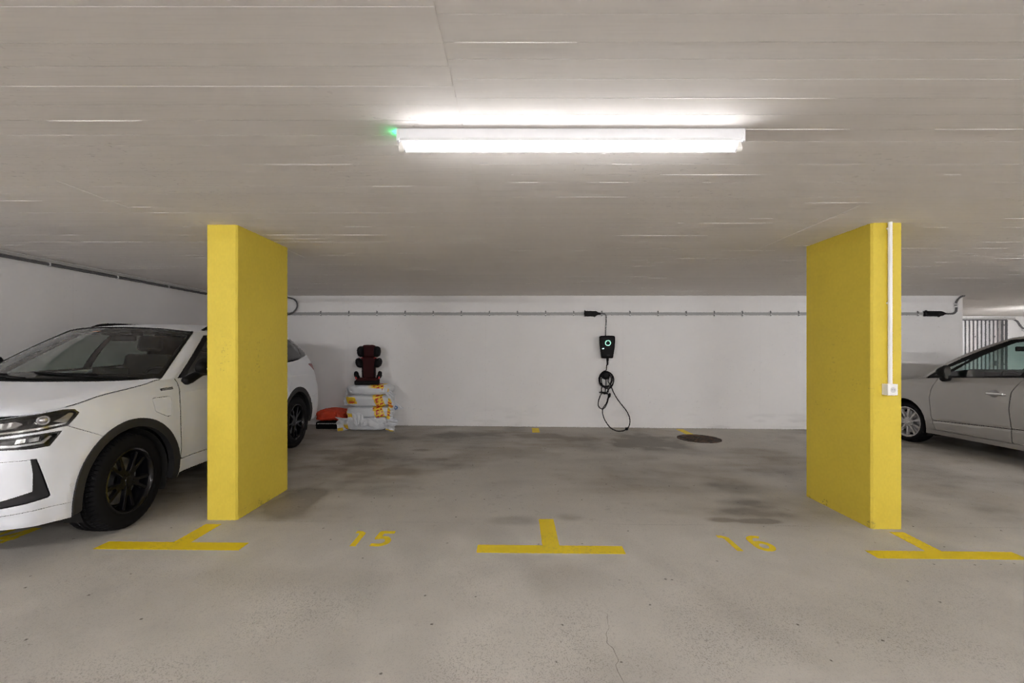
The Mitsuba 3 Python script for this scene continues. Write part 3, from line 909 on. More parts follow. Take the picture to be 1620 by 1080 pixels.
def suv_H(u, v):
    wc = PchipInterpolator([.9, 1.02, 1.3, 1.9, 2.5, 3.05, 3.40], [1.56, 1.583, 1.622, 1.652, 1.645, 1.60, 1.545])(u)
    return wc - (np.abs(v) / .62) ** 2.4 * np.interp(u, [1.0, 1.3, 3.3], [.055, .062, .045])


rplan = [(1.02, 0), (1.045, .33), (1.14, .60), (1.28, .628), (1.75, .645), (2.35, .640), (2.95, .615), (3.25, .575), (3.36, .31), (3.39, 0)]
suv_g = Glasshouse(BK, [(.20, 0, 1.128), (.26, .40, 1.126), (.475, .782, 1.122), suv_belt(.60), suv_belt(1.5), suv_belt(2.35), suv_belt(3.05), (3.52, .715, 1.284), (3.68, .42, 1.270), (3.72, 0, 1.264)],
                   [(u, v, float(suv_H(u, v))) for u, v in rplan], [.035, .035, .012, .012, .035, .035, .022, .012, .02, .02])
G_suv = lambda b, q: SUV(*suv_g.P(b, q))
Hd_suv = lambda u, v: SUV(u, v, suv_hood_w(u, v))
cow = suv_g.belt(np.linspace(.98, 0, 20))
hood_l = list(zip(hu + 0.001, hv - 0.004)) + [(float(c[0]) - .055, float(c[1])) for c in cow]
hood = Polygon(hood_l + [(u, -v) for u, v in hood_l[::-1]]).buffer(0)
obj('hood', sheet(patch(hood, Hd_suv, 0.03, flip=True), 'm_white_paint'), None, suv)
cowl_p = Polygon([(float(c[0]) - .050, float(c[1])) for c in cow] + [(float(c[0]) + .02, float(c[1])) for c in cow[::-1]]).buffer(0)
obj('cowl', sheet(patch(both_v := [cowl_p, aff.scale(cowl_p, 1, -1, origin=(0, 0))], lambda u, v: SUV(u, v, suv_hood_w(np.minimum(u, .42), v) - 0.004), 0.05, flip=True), 'm_cladding'), None, suv)
Rf_suv = lambda u, v: SUV(u, v, suv_H(u, v))
rr = suv_g.roof(np.linspace(0, 5.5, 120))[:, :2]
roof = Polygon(list(map(tuple, rr)) + [(u, -v) for u, v in rr[::-1]]).buffer(0)
rails = [Polygon([(1.26, .90), (2, .905), (3, .90), (4.2, .86), (4.5, .98), (4.5, 1), (1.25, 1)])]
obj('roof', sheet(patch([(roof, Rf_suv, True)] + [(p, G_suv, False) for q in rails for p in both(q)], None, 0.05), 'm_white_paint'), None, suv)
for p in both(Polygon([(.985, -.05), (1.27, -.06), (1.262, .90), (1.25, 1.0), (.985, 1.0)])):
    obj('windscreen_pillar', sheet(patch(p, G_suv, 0.04), 'm_white_paint'), None, suv)
ws = Polygon([(-.978, .0), (.978, .0), (.978, .985), (-.978, .985)])
clear = Polygon([(-.93, .075), (.93, .075), (.925, .94), (.25, .935), (.16, .86), (-.16, .86), (-.25, .935), (-.925, .94)])
obj('windscreen', sheet(patch(ws, G_suv, 0.025, flange=0), 'm_windscreen'), None, suv)
obj('windscreen_trim', tube(SUV(*suv_g.P(np.linspace(-.97, .97, 40), np.full(40, .988))), .007, 6), 'm_black', suv)
for sgn in (1, -1):
    obj('windscreen_trim', tube(SUV(*suv_g.P(sgn * np.full(24, .984), np.linspace(.0, .99, 24))), .011, 8), 'm_black', suv)
obj('windscreen_band', sheet(patch(ws.difference(clear), G_suv, 0.025, flange=0, lift=-0.010), 'm_black'), None, suv)
win_f = smooth_poly([(1.36, .045), (1.955, .045), (1.955, .885), (1.40, .885)], .02)
win_r = smooth_poly([(2.045, .045), (2.93, .045), (2.93, .88), (2.045, .885)], .02)
win_q = smooth_poly([(3.02, .045), (4.15, .06), (4.25, .45), (4.1, .82), (3.02, .87)], .02)
frame = Polygon([(1.265, .0), (4.5, .0), (4.5, .97), (4.2, .86), (3, .897), (2, .902), (1.262, .897)])
for p in both(frame.difference(shapely.union_all([win_f, win_r, win_q]))):
    obj('window_frame', sheet(patch(p, G_suv, 0.05), 'm_black_gloss'), None, suv)
for q, m in ((win_f, 'm_windscreen'), (win_r, 'm_privacy'), (win_q, 'm_privacy')):
    for sgn, p in zip((1, -1), both(q)):
        obj('side_window', sheet(patch(p, G_suv, 0.05, flange=0, lift=-0.003), 'm_windscreen' if sgn < 0 and q is win_r else m), None, suv)
obj('rear_window', sheet(patch(Polygon([(4.5, 0), (6.5, 0), (6.5, 1), (4.5, 1)]), G_suv, 0.05, flange=0), 'm_privacy'), None, suv)
# dark inner shell so that no gap shows daylight
inner = Polygon(LOW[:1] + [(s_end, .30)] + topline(sk, SUV_EDGE_W, s_end, 0, .03, 160)).buffer(0).difference(shapely.union_all([ARCH_F, ARCH_R, lamp.buffer(.01), low_lamp.buffer(.01), blade]))
inner = shapely.intersection(inner, Polygon(LOW + [(s_end, .25), (s_end, 2), (0, 2)]))
hoodi = hood.buffer(-.05)
obj('inner_shell', sheet(patch([(p, S_suv, False) for p in both(inner)] + [(hoodi, Hd_suv, True)], None, 0.035, flange=0, lift=-0.0075), 'm_shell'), None, suv)
obj('underbody', SUV.mesh(cat_mesh([cbox((2.05, 1.50, .10), (1.40, 0, .27), .03), cbox((4.3, 1.0, .10), (1.42, 0, .29), .03), cbox((.30, 1.05, .06), (-.64, 0, .31), .02), cbox((.45, 1.35, .10), (3.45, 0, .33), .03)])), 'm_shell', suv, smooth=False)
# black wheel arch trim, liners, wheels
for uc, ro, ri, a0, a1 in ((0.0, .4765, .412, -14, 192), (2.79, .4835, .418, -8, 188)):
    ring = Polygon(disc(uc, .36, ro, 60, a0, a1) + [(uc + ri * math.cos(math.radians(a)), .36 + ri * math.sin(math.radians(a))) for a in np.linspace(a1, a0, 60)])
    for p in both(Polygon(sd(list(ring.exterior.coords)))):
        obj('wheel_arch_trim', sheet(patch(p, S_suv, 0.03, flange=0.05, lift=0.009), 'm_cladding'), None, suv)
    for sgn in (1, -1):
        obj('arch_liner', tub(SUV, uc, sgn, .405, .50, .885), 'm_shell', suv)


def suv_spoke(r):
    """One forked arm: a stem from the hub that splits in two towards the rim."""
    y1 = r - 0.012
    a = Polygon([(-.026, .03), (.026, .03), (.030, .085), (.066, y1 - .004), (.040, y1 + .002), (.010, .12), (-.010, .12), (-.040, y1 + .002), (-.066, y1 - .004), (-.030, .085)])
    return a


suv_wheel = dict(rim='m_black_gloss', cap='m_black_gloss', nut='m_black_gloss', dish=0.028, cone=0.004, angles=[90 + 72 * k for k in range(5)], spoke=suv_spoke)
for u, st in ((0.0, 4.0), (2.79, 0.0)):
    for sgn in (1, -1):
        make_wheel(suv, SUV, u, sgn * .79, st, .362, .238, .235, suv_wheel, sgn)
# head lamps: dark housing behind a clear cover
for sgn in (1, -1):
    mir = lambda p: p if sgn > 0 else aff.scale(p, -1, 1, origin=(0, 0))
    hl = obj('headlamp', sheet(patch(mir(lamp), S_suv, 0.02, flange=0.0, lift=-0.045), 'm_lamp_dark'), None, suv, label='slim dark headlamp with chrome strip')
    wallp = lamp.buffer(0.002).difference(lamp.buffer(-0.010))
    obj('rim', sheet(patch(mir(wallp), S_suv, 0.02, flange=0.045, lift=-0.002), 'm_lamp_dark'), None, hl)
    strip = Polygon([(.52, .832), (.80, .852), (.97, .862), (1.128, .877), (1.145, .892), (.97, .878), (.80, .868), (.52, .848)])
    obj('chrome_strip', sheet(patch(mir(strip), S_suv, 0.02, flange=0.02, lift=-0.012), 'm_chrome'), None, hl)
    up = Polygon([(1.06, .905), (1.135, .885), (1.19, .945), (1.165, .952), (1.12, .93)])
    obj('side_reflector', sheet(patch(mir(up), S_suv, 0.02, flange=0.02, lift=-0.014), 'm_steel'), None, hl)
    dr_ = Polygon([(.56, .872), (.86, .895), (.90, .917), (.86, .935), (.79, .928), (.58, .90)])
    obj('light_guide', sheet(patch(mir(dr_), S_suv, 0.02, flange=0.02, lift=-0.030), 'm_steel'), None, hl)
    for k in range(6):
        x = .60 + .045 * k
        y = .878 + .0035 * k
        blk = Polygon([(x, y), (x + .018, y + .001), (x + .026, y + .030), (x + .010, y + .030)])
        obj('light_block', sheet(patch(mir(blk), S_suv, 0.02, flange=0.03, lift=-0.010), 'm_white'), None, hl)
    P0 = suv_skin.P([sgn * 1.005], [.915])
    u0, v0, w0 = (float(x[0]) for x in P0)
    n0 = np.array([-.55, .8 * sgn, 0])
    lens = trimesh.creation.icosphere(subdivisions=3, radius=.024)
    lens.apply_translation((u0 - n0[0] * .045, v0 - n0[1] * .045, w0))
    ringm = trimesh.creation.torus(.027, .006, major_sections=32, minor_sections=10)
    ringm.apply_transform(trimesh.geometry.align_vectors([0, 0, 1], n0))
    ringm.apply_translation((u0 - n0[0] * .036, v0 - n0[1] * .036, w0))
    obj('projector_lens', SUV.mesh(lens), 'm_chrome', hl, smooth=True)
    obj('projector_ring', SUV.mesh(ringm), 'm_steel', hl, smooth=True)
    obj('cover', sheet(patch(mir(lamp), S_suv, 0.025, flange=0), 'm_clear'), None, hl)
    ll = obj('lower_lamp', sheet(patch(mir(low_lamp), S_suv, 0.02, flange=0.0, lift=-0.05), 'm_lamp_dark'), None, suv, label='dark lower lamp unit')
    obj('rim', sheet(patch(mir(low_lamp.buffer(0.002).difference(low_lamp.buffer(-0.008))), S_suv, 0.02, flange=0.05, lift=-0.002), 'm_lamp_dark'), None, ll)
    fin = Polygon([(.66, .782), (.86, .772), (1.0, .775), (1.05, .815), (1.035, .818), (.99, .787), (.86, .785), (.68, .795)])
    obj('reflector_fin', sheet(patch(mir(fin), S_suv, 0.02, flange=0.015, lift=-0.022), 'm_steel'), None, ll)
    for q in range(2):
        bl = Polygon([(.86 + .07 * q, .792), (.91 + .07 * q, .795), (.915 + .07 * q, .820), (.87 + .07 * q, .818)])
        obj('lens_block', sheet(patch(mir(bl), S_suv, 0.02, flange=0.02, lift=-0.030), 'm_chrome'), None, ll)
    obj('cover', sheet(patch(mir(low_lamp), S_suv, 0.025, flange=0), 'm_clear'), None, ll)
    obj('air_intake', sheet(patch(mir(blade), S_suv, 0.02, flange=0, lift=-0.018), 'm_cladding'), None, suv, label='black corner air intake')
    c = Point(1.130, .475)
    obj('parking_sensor', sheet(patch(mir(c.buffer(.009)), S_suv, 0.01, flange=0.004, lift=0.0012), 'm_white_paint'), None, suv)
    obj('sensor_ring', sheet(patch(mir(c.buffer(.0115).difference(c.buffer(.0092))), S_suv, 0.01, flange=0, lift=0.0006), 'm_pale'), None, suv)
gr = obj('grille', sheet(patch(both(grille), S_suv, 0.03, flange=0, lift=-0.035), 'm_black'), None, suv)
for k in range(-9, 10):
    x = .046 * k
    obj('grille_slat', sheet(patch(Polygon([(x - .007, .50), (x + .007, .50), (x + .007, .855), (x - .007, .855)]).intersection(shapely.union_all(both(grille))), S_suv, 0.03, flange=.025, lift=-0.006), 'm_black_gloss'), None, gr)
# badge, mirrors, roof rails, wipers, stickers, cabin
bp = Polygon([(sk.s_of(.322), 1.019), (sk.s_of(.455), 1.024), (sk.s_of(.458), 1.043), (sk.s_of(.325), 1.038)])
badge = obj('fender_badge', sheet(patch(bp, S_suv, 0.02, flange=.004, lift=.002), 'm_black'), None, suv)
tx = meshkit.text_mesh('SPORTLINE', 0.0095, 0.001)
tv = np.array(tx.vertices)
wdt = tv[:, 0].max()
tp = S_suv(sk.s_of(.335) + tv[:, 0] / wdt * (sk.s_of(.448) - sk.s_of(.335)), 1.024 + 0.005 * tv[:, 0] / wdt + tv[:, 1])
tp[:, 0] += 0.003 + tv[:, 2]
obj('lettering', trimesh.Trimesh(tp, tx.faces, process=False), 'm_pale', badge, smooth=False)


def mirror_parts(t, place, sgn, c, size, cap_mat, glass_mat, foot, rnd=.30):
    """A door mirror: rounded housing, foot on the door, glass facing the rear."""
    sx, sy, sz = size
    pts = []
    r0 = rnd * min(sy, sz)
    hy, hz = sy / 2 - r0, sz / 2 - r0
    for a, b, h, r in ((-sx * .35, 0, 0, r0 * 1.1), (sx * .30, -hy, hz, r0), (sx * .30, hy, hz * .75, r0 * .9), (sx * .25, -hy, -hz, r0), (sx * .25, hy, -hz * .9, r0 * .8)):
        s = trimesh.creation.icosphere(subdivisions=3, radius=r)
        s.apply_translation((c[0] + a, c[1] + b, c[2] + h))
        pts.append(s.vertices)
    m = trimesh.convex.convex_hull(np.vstack(pts))
    cut = c[0] + sx * .30 + .015
    m = m.slice_plane([cut, 0, 0], [-1, 0, 0], cap=True)
    fp = []
    for q, r in ((foot, .8 * r0), ((foot[0] + .06, foot[1], foot[2] + .005), .66 * r0), ((c[0] + .02, c[1] - sy * .30, c[2] - sz * .35), .66 * r0)):
        s = trimesh.creation.icosphere(subdivisions=2, radius=r)
        s.apply_translation(q)
        fp.append(s.vertices)
    f = trimesh.convex.convex_hull(np.vstack(fp))
    gl = m.section(plane_origin=[cut - .002, 0, 0], plane_normal=[1, 0, 0])
    ring = np.array(gl.vertices)
    ctr = ring.mean(0)
    hull = shapely.MultiPoint(ring[:, 1:]).convex_hull.buffer(-.012)
    gm = trimesh.creation.extrude_polygon(hull, .004, engine='earcut')
    gv = np.array(gm.vertices)
    gm = trimesh.Trimesh(np.stack([cut + .001 + gv[:, 2], gv[:, 0], gv[:, 1]], 1), gm.faces, process=False)
    fix = (lambda x: x) if sgn > 0 else mirror_v
    k = obj('mirror', place.mesh(fix(m)), cap_mat, t, smooth=40)
    obj('foot', place.mesh(fix(f)), 'm_black', k, smooth=40)
    obj('mirror_glass', place.mesh(fix(gm)), glass_mat, k, smooth=False)
    return k


scene['m_mirror'] = {'type': 'twosided', 'bsdf': {'type': 'roughconductor', 'material': 'Ag', 'alpha': 0.03}}
for sgn in (1, -1):
    k = mirror_parts(suv, SUV, sgn, (.725, 1.00, 1.205), (.17, .22, .165), 'm_black', 'm_mirror', (.63, .885, 1.085))
    st = cbox((.05, .11, .008), (.675, 1.05, 1.195), .002)
    obj('indicator_strip', SUV.mesh(st if sgn > 0 else mirror_v(st)), 'm_pale', k, smooth=False)
    rl = spline([(1.30, .585, float(suv_H(1.30, .585)) - .004), (1.40, .583, float(suv_H(1.4, .585)) + .030), (1.60, .585, float(suv_H(1.6, .585)) + .042), (2.2, .587, float(suv_H(2.2, .585)) + .040), (2.8, .58, float(suv_H(2.8, .58)) + .036), (3.0, .575, float(suv_H(3.0, .575)) + .022), (3.08, .57, float(suv_H(3.08, .57)) - .004)], 50)
    rm = tube(rl, .014, 10)
    feet = [cbox((.06, .03, .05), (x, .584, float(suv_H(x, .584)) + .012), .008) for x in (1.42, 2.2, 2.92)]
    rm = cat_mesh([rm] + feet)
    obj('roof_rail', SUV.mesh(rm if sgn > 0 else mirror_v(rm)), 'm_black', suv)


def on_glass(G, b, q, lift):
    P = np.array(G.P(b, q)).T
    return P + np.array([-.45, 0, .85]) * lift


for b0, b1, q0, q1 in ((.80, -.02, -.01, .055), (-.10, -.88, -.01, .05)):
    n = 16
    arm = on_glass(suv_g, np.linspace(b0, b1, n), np.linspace(q0, q1, n), .012)
    k = obj('wiper', SUV.mesh(tube(arm, .006, 6)), 'm_black', suv)
    bl = on_glass(suv_g, np.linspace(b0 * .2 + b1 * .8 + .35, b1 - .06, n), np.linspace(q1 - .01, q1 + .01, n), .007)
    obj('blade', SUV.mesh(tube(bl, .007, 5)), 'm_black', k)
stk = Polygon([(-.31, .865), (-.20, .868), (-.19, .905), (-.30, .902)])
obj('toll_sticker', sheet(patch(stk, G_suv, .03, flange=0, lift=-.006), 'm_orange_sticker'), None, suv, label='small orange sticker inside the windscreen')
sm = cbox((.16, .30, .05), (1.02, 0, 1.525), .02, 2)
obj('sensor_housing', SUV.mesh(sm), 'm_black', suv)
mr = cbox((.03, .24, .065), (1.03, .0, 1.475), .014, 2)
obj('rear_view_mirror', SUV.mesh(mr), 'm_black', suv)
dash = trimesh.convex.convex_hull(np.array([[u, v, w] for v in (-.68, .68) for u, w in ((.34, 1.06), (.45, 1.085), (.80, 1.095), (.95, 1.04), (.98, .80), (.5, .7))]))
obj('dashboard', SUV.mesh(cat_mesh([dash, cbox((.02, .34, .13), (.86, .02, 1.125), .006), cbox((.12, .36, .06), (.86, .37, 1.10), .025, 2)])), 'm_interior', suv, smooth=25)
sw = trimesh.creation.torus(.182, .016, major_sections=40, minor_sections=10)
hubm = cbox((.20, .13, .04), (0, 0, -.01), .015, 2)
spk = cat_mesh([cbox((.36, .035, .02), (0, 0, -.005), .006), cbox((.035, .19, .02), (0, -.09, -.005), .006)])
stw = cat_mesh([sw, hubm, spk])
stw.apply_transform(trimesh.transformations.rotation_matrix(math.pi / 2, [0, 0, 1]))
stw.apply_transform(trimesh.transformations.rotation_matrix(math.radians(62), [0, 1, 0]))
stw.apply_translation((1.06, .37, 1.03))
obj('steering_wheel', SUV.mesh(stw), 'm_interior', suv)
for v in (-.37, .37):
    k = numbered(f'{suv}__front_seat')
    labels[k] = {}
    for q, m in zip(('cushion', 'backrest', 'headrest'), seat_mesh(1.42, v, .68, .52)):
        obj(q, SUV.mesh(m), 'm_interior', k)
k = numbered(f'{suv}__rear_seat')
labels[k] = {}
for q, m in zip(('cushion', 'backrest', 'headrest'), seat_mesh(2.32, 0, .68, 1.30, .35, True)):
    obj(q, SUV.mesh(m), 'm_interior', k)
obj('cabin_floor', SUV.mesh(cat_mesh([cbox((3.0, 1.56, .06), (1.85, 0, .42), .01), cbox((.06, 1.56, .7), (.42, 0, .72), .01), cbox((.9, 1.5, .35), (3.05, 0, .75), .02)] +
                                     [cbox((2.6, .05, .55), (1.85, s * .80, .80), .01) for s in (1, -1)])), 'm_interior', suv, smooth=False)
hl_p = roof.buffer(-.05)
obj('headliner', sheet(patch(hl_p, Rf_suv, .08, flange=0, flip=True, lift=-.04), 'm_headliner'), None, suv)


def seam_line(name, pts, r, t, S, sgn=1, n=60):
    """A thin black rubber seal lying in a shut line: (s, w) points on the skin."""
    p = spline([(a, w, 0) for a, w in pts], n)
    obj(name, tube(S(sgn * p[:, 0], p[:, 1]), r, 6), 'm_black', t)


for sgn in (1, -1):
    hs = np.linspace(1.15, sk.s_of(.36), 40)
    q = np.array(sk.P(hs, SUV_EDGE_W(np.interp(hs, sk.L, sk.U)) - .001)).T
    q = np.vstack([q, [(.40, .835, 1.122), (.425, .800, 1.128)]])
    q[:, 1] *= sgn
    obj('hood_seal', tube(SUV(*q.T) + np.array([0, 0, .002]), .0026, 6), 'm_black', suv)
    seam_line('door_seal', sd([(.552, 1.106), (.503, .98), (.493, .75), (.487, .425)]), .0021, suv, S_suv, sgn)
    seam_line('bumper_seam', [(.45, .372), (.80, .368), (.96, .366), (1.10, .362), (1.135, .360)], .0012, suv, S_suv, sgn)
    seam_line('bumper_seam', [(.45, .712), (.62, .702), (.80, .693), (.93, .686)], .0012, suv, S_suv, sgn)
# ---------------------------------------------------------------- the silver people carrier on the right
MPV = Place(7.045, 7.08, 3.0, -1)
mpv_outline = [(-.86, 0), (-.85, .2), (-.81, .42), (-.735, .60), (-.62, .745), (-.45, .832), (-.2, .868), (.2, .88), (1, .885), (2, .885), (2.6, .875), (3.0, .845), (3.28, .77), (3.41, .62), (3.47, .36), (3.485, .15), (3.487, 0)]
MPV_EDGE_W = PchipInterpolator([-.87, -.7, -.5, -.3, 0, .3, .65, 1.1, 1.53, 2.3, 2.9, 3.5], [.70, .80, .872, .928, .985, 1.03, 1.056, 1.085, 1.113, 1.165, 1.20, 1.20])
mf_t = [(.15, .09), (.28, .02), (.42, .0), (.55, .005), (.70, .05)]
mc_t = [(.15, .06), (.28, .015), (.45, .0), (.65, .008), (.80, .04), (.87, .07)]
mw_t = [(.15, .06), (.25, .02), (.45, .0), (.70, .0), (.85, .012), (.95, .045), (1.00, .08), (1.06, .13)]
md_t = [(.15, .08), (.22, .040), (.30, .015), (.50, .002), (.75, .0), (.90, .008), (1.0, .026), (1.06, .052), (1.12, .085), (1.2, .12)]
mt_t = [(.15, .08), (.35, .02), (.55, .0), (.80, .004), (1.0, .03), (1.2, .09)]


def mpv_bump(u, s, w):
    o = -0.006 * np.exp(-((w - (0.405 + 0.05 * (u - .4))) / 0.012) ** 2) * (u > .42) * (u < 2.2) + 0.006 * np.clip((0.40 + 0.05 * (u - .4) - w) / .02, 0, 1) * (u > .42) * (u < 2.2) * np.clip((w - .25) / .05, 0, 1)
    for uc in (0.0, 2.72):
        o = o + 0.012 * np.exp(-((np.hypot(u - uc, w - .32) - .37) / .05) ** 2)
    return o


mk = Skin(mpv_outline, None, None, [((0.0,), mf_t), (-.73, mf_t), (-.5, mc_t), (-.1, mw_t), (.25, mw_t), (.7, md_t), (2.3, md_t), (3.0, mt_t), ((9.0,), mt_t)], mpv_bump)
S_mpv = lambda a, w: MPV(*mk.P(a, w))
msd = mk.side
mpv = thing('car', 'silver people carrier parked nose to the back wall, right of the yellow pillars', 'car')
MF, MR = Polygon(msd(disc(0, .325, .362, 60))), Polygon(msd(disc(2.72, .325, .362, 60)))
m_end = mk.len
MLOW = [(0, .20), (mk.s_of(-.5), .20), (mk.s_of(-.3), .21)]
mall = Polygon(MLOW + msd([(.3, .205), (2.45, .205), (3.0, .24)]) + [(m_end, .26)] + topline(mk, MPV_EDGE_W, m_end, 0, .003, 160)).buffer(0).difference(MF).difference(MR)
mdf = Polygon(msd([(.492, 1.052), (.440, .90), (.414, .75), (.440, .48), (.500, .275), (1.462, .278), (1.464, .43), (1.434, .70), (1.452, .918), (1.548, 1.108)]) + topline(mk, MPV_EDGE_W, mk.s_of(1.54), mk.s_of(.5), .003, 20)).buffer(0)
mdr = Polygon(msd([(1.556, 1.11), (1.460, .918), (1.442, .70), (1.472, .43), (1.470, .278), (2.25, .28), (2.34, .50), (2.50, .72), (2.56, 1.0), (2.56, 1.16)]) + topline(mk, MPV_EDGE_W, mk.s_of(2.56), mk.s_of(1.556), .003, 20)).buffer(0).difference(MR.buffer(.004))
msill = Polygon(msd([(.345, .205), (.355, .268), (.5, .270), (2.36, .275), (2.38, .205)])).difference(MF.buffer(.002)).difference(MR.buffer(.002))
mbump = Polygon([(0, .1), (0, .62), (.30, .64), (.62, .64), (mk.s_of(-.30), .56), (mk.s_of(-.2), .40), (mk.s_of(-.2), .1)])
mlamp = Polygon([(.34, .655), (.70, .66), (mk.s_of(-.42), .74), (mk.s_of(-.22), .895), (mk.s_of(-.30), .90), (.80, .81), (.42, .735)])
mgr = Polygon([(0, .30), (.40, .31), (.46, .42), (.30, .55), (0, .56)])
mtl = Polygon([(mk.s_of(3.10), .98), (mk.s_of(3.42), .98), (mk.s_of(3.42), .78), (mk.s_of(3.30), .76), (mk.s_of(3.16), .84)])
mgate = Polygon([(mk.s_of(3.40), .56), (m_end, .56), (m_end, 1.19), (mk.s_of(3.40), 1.19)])
mrb = Polygon([(mk.s_of(3.0), .10), (m_end, .10), (m_end, .555), (mk.s_of(3.02), .555)])
fb = mall.intersection(mbump).difference(mlamp.union(mgr).buffer(.002)).buffer(-g)
ff = mall.intersection(Polygon([(.60, .1)] + [(mk.s_of(.36), .1)] + msd([(.36, .27), (.498, .272), (.437, .48), (.410, .75), (.437, .90), (.489, 1.06), (.489, 1.2)]) + [(.60, 1.2)])).difference(shapely.union_all([mbump, mlamp.buffer(.002), msill.buffer(.002), mdf])).buffer(-g)
qq = mall.intersection(Polygon(msd([(2.24, .1), (2.24, .28), (2.33, .50), (2.505, .72), (2.566, 1.0), (2.566, 1.3)]) + [(m_end, 1.3), (m_end, .1)])).difference(shapely.union_all([mdr.buffer(.002), mtl.buffer(.003), mgate.buffer(.002), mrb.buffer(.002), msill.buffer(.002)])).buffer(-g)
MSP = 'm_silver_paint'
obj('front_bumper', sheet(patch(shapely.union_all(both(fb)).buffer(.0023, join_style='mitre').buffer(-.0023, join_style='mitre'), S_mpv, .03), MSP), None, mpv)
for nm, pl in (('front_fender', ff), ('rear_quarter', qq), ('sill', msill), ('rear_bumper', mall.intersection(mrb)), ('tailgate', mall.intersection(mgate).difference(mtl))):
    for p in both(pl):
        obj(nm, sheet(patch(p, S_mpv, .028), MSP), None, mpv)
for p in both(mtl):
    obj('tail_lamp', sheet(patch(p, S_mpv, .03), 'm_red_lens'), None, mpv)
for p in both(mlamp):
    hl = obj('headlamp', sheet(patch(p, S_mpv, .03, flange=0, lift=-.03), 'm_lamp_dark'), None, mpv)
    obj('cover', sheet(patch(p, S_mpv, .03, flange=0), 'm_clear'), None, hl)
obj('grille', sheet(patch(both(mgr), S_mpv, .03, flange=0, lift=-.02), 'm_black'), None, mpv)
for nm, dd, uh in (('front_door', mdf, 1.29), ('rear_door', mdr, 2.32)):
    line = Polygon(msd([(.40, .401), (2.6, .515), (2.6, .519), (.40, .405)]))
    for sgn, p in zip((1, -1), both(dd.difference(line).buffer(-g))):
        k = obj(nm, sheet(patch(p, S_mpv, .028), MSP), None, mpv)
        wz = .884 if nm == 'front_door' else .93
        cup = trimesh.creation.icosphere(subdivisions=3, radius=1.0)
        cup.apply_scale((.062, .016, .047))
        cup.apply_translation((uh - .02, .880, wz))
        bar = cat_mesh([cbox((.20, .022, .034), (uh + .005, .907, wz + .002), .010, 2), cbox((.026, .04, .024), (uh - .085, .888, wz), .006), cbox((.04, .04, .026), (uh + .085, .888, wz + .002), .008)])
        fix = (lambda m: m) if sgn > 0 else mirror_v
        obj('handle_cup', MPV.mesh(fix(cup)), 'm_steel', k, smooth=True)
        obj('handle', MPV.mesh(fix(bar)), 'm_chrome', k, smooth=40)
# hood, roof, glass
MBK = [0, .5, 1, 1.25, 2, 3, 4, 4.5, 5, 5.5]


def mpv_belt(u):
    x, y, z = (float(k[0]) for k in mk.P([mk.s_of(u)], [float(MPV_EDGE_W(u))]))
    return (x, y - .004, z + .002)


def mpv_hood_w(u, v):
    c = PchipInterpolator([-.87, -.8, -.5, -.18, .16, .42, .7], [.715, .79, .915, 1.000, 1.085, 1.150, 1.19])(u)
    e = MPV_EDGE_W(u)
    return e + (c - e) * np.clip(1 - (np.abs(v) / .82) ** 2.6, -.2, 1)


def mpv_H(u, v):
    wc = PchipInterpolator([1.1, 1.24, 1.5, 2.0, 2.6, 3.1, 3.3], [1.625, 1.655, 1.685, 1.70, 1.68, 1.63, 1.60])(u)
    return wc - (np.abs(v) / .62) ** 2.3 * .045


mrp = [(1.15, 0), (1.17, .3), (1.24, .585), (1.42, .615), (1.80, .63), (2.3, .625), (2.85, .60), (3.12, .55), (3.24, .3), (3.27, 0)]
mg = Glasshouse(MBK, [(.02, 0, 1.075), (.06, .40, 1.068), (.20, .735, 1.045), mpv_belt(.42), mpv_belt(1.5), mpv_belt(2.2), mpv_belt(2.9), (3.26, .66, 1.20), (3.36, .4, 1.20), (3.39, 0, 1.20)],
                [(u, v, float(mpv_H(u, v))) for u, v in mrp], [.06, .06, .055, .05, .035, .035, .03, .02, .02, .02])
G_mpv = lambda b, q: MPV(*mg.P(b, q))
me = np.array(topline(mk, MPV_EDGE_W, 0, mk.s_of(.26), 0, 50))
ju, jv, _ = mk.P(me[:, 0], me[:, 1])
mc = mg.belt(np.linspace(.99, 0, 16))
hl_ = list(zip(ju, jv - .002)) + [(float(c[0]) - .02, float(c[1])) for c in mc]
mhood = Polygon(hl_ + [(u, -v) for u, v in hl_[::-1]]).buffer(0)
Hd_mpv, Rf_mpv = (lambda u, v: MPV(u, v, mpv_hood_w(u, v))), (lambda u, v: MPV(u, v, mpv_H(u, v)))
obj('hood', sheet(patch(mhood, Hd_mpv, .035, flip=True), MSP), None, mpv)
r2 = mg.roof(np.linspace(0, 5.5, 100))[:, :2]
mroof = Polygon(list(map(tuple, r2)) + [(u, -v) for u, v in r2[::-1]]).buffer(0)
rail = Polygon([(1.165, .925), (1.6, .93), (2, .93), (3, .93), (4.2, .88), (4.5, .98), (4.5, 1), (1.25, 1)])
obj('roof', sheet(patch([(mroof, Rf_mpv, True)] + [(p, G_mpv, False) for p in both(rail)], None, .05), MSP), None, mpv)
for p in both(Polygon([(.985, -.02), (1.10, -.02), (1.125, .5), (1.165, .925), (1.25, 1.0), (.985, 1.0)])):
    obj('windscreen_pillar', sheet(patch(p, G_mpv, .04), MSP), None, mpv)
obj('windscreen', sheet(patch(sbox(-.98, 0, .98, .99), G_mpv, .05, flange=0), 'm_green_glass'), None, mpv)
obj('windscreen_band', sheet(patch(sbox(-.98, 0, .98, .99).difference(sbox(-.93, .07, .93, .95)), G_mpv, .05, flange=0, lift=-.004), 'm_black'), None, mpv)
mw_f = smooth_poly([(1.335, .035), (1.985, .035), (1.985, .885), (1.56, .885), (1.36, .84), (1.315, .55)], .02)
mw_t3 = smooth_poly([(1.165, .04), (1.275, .04), (1.265, .42), (1.245, .48), (1.18, .22)], .012)
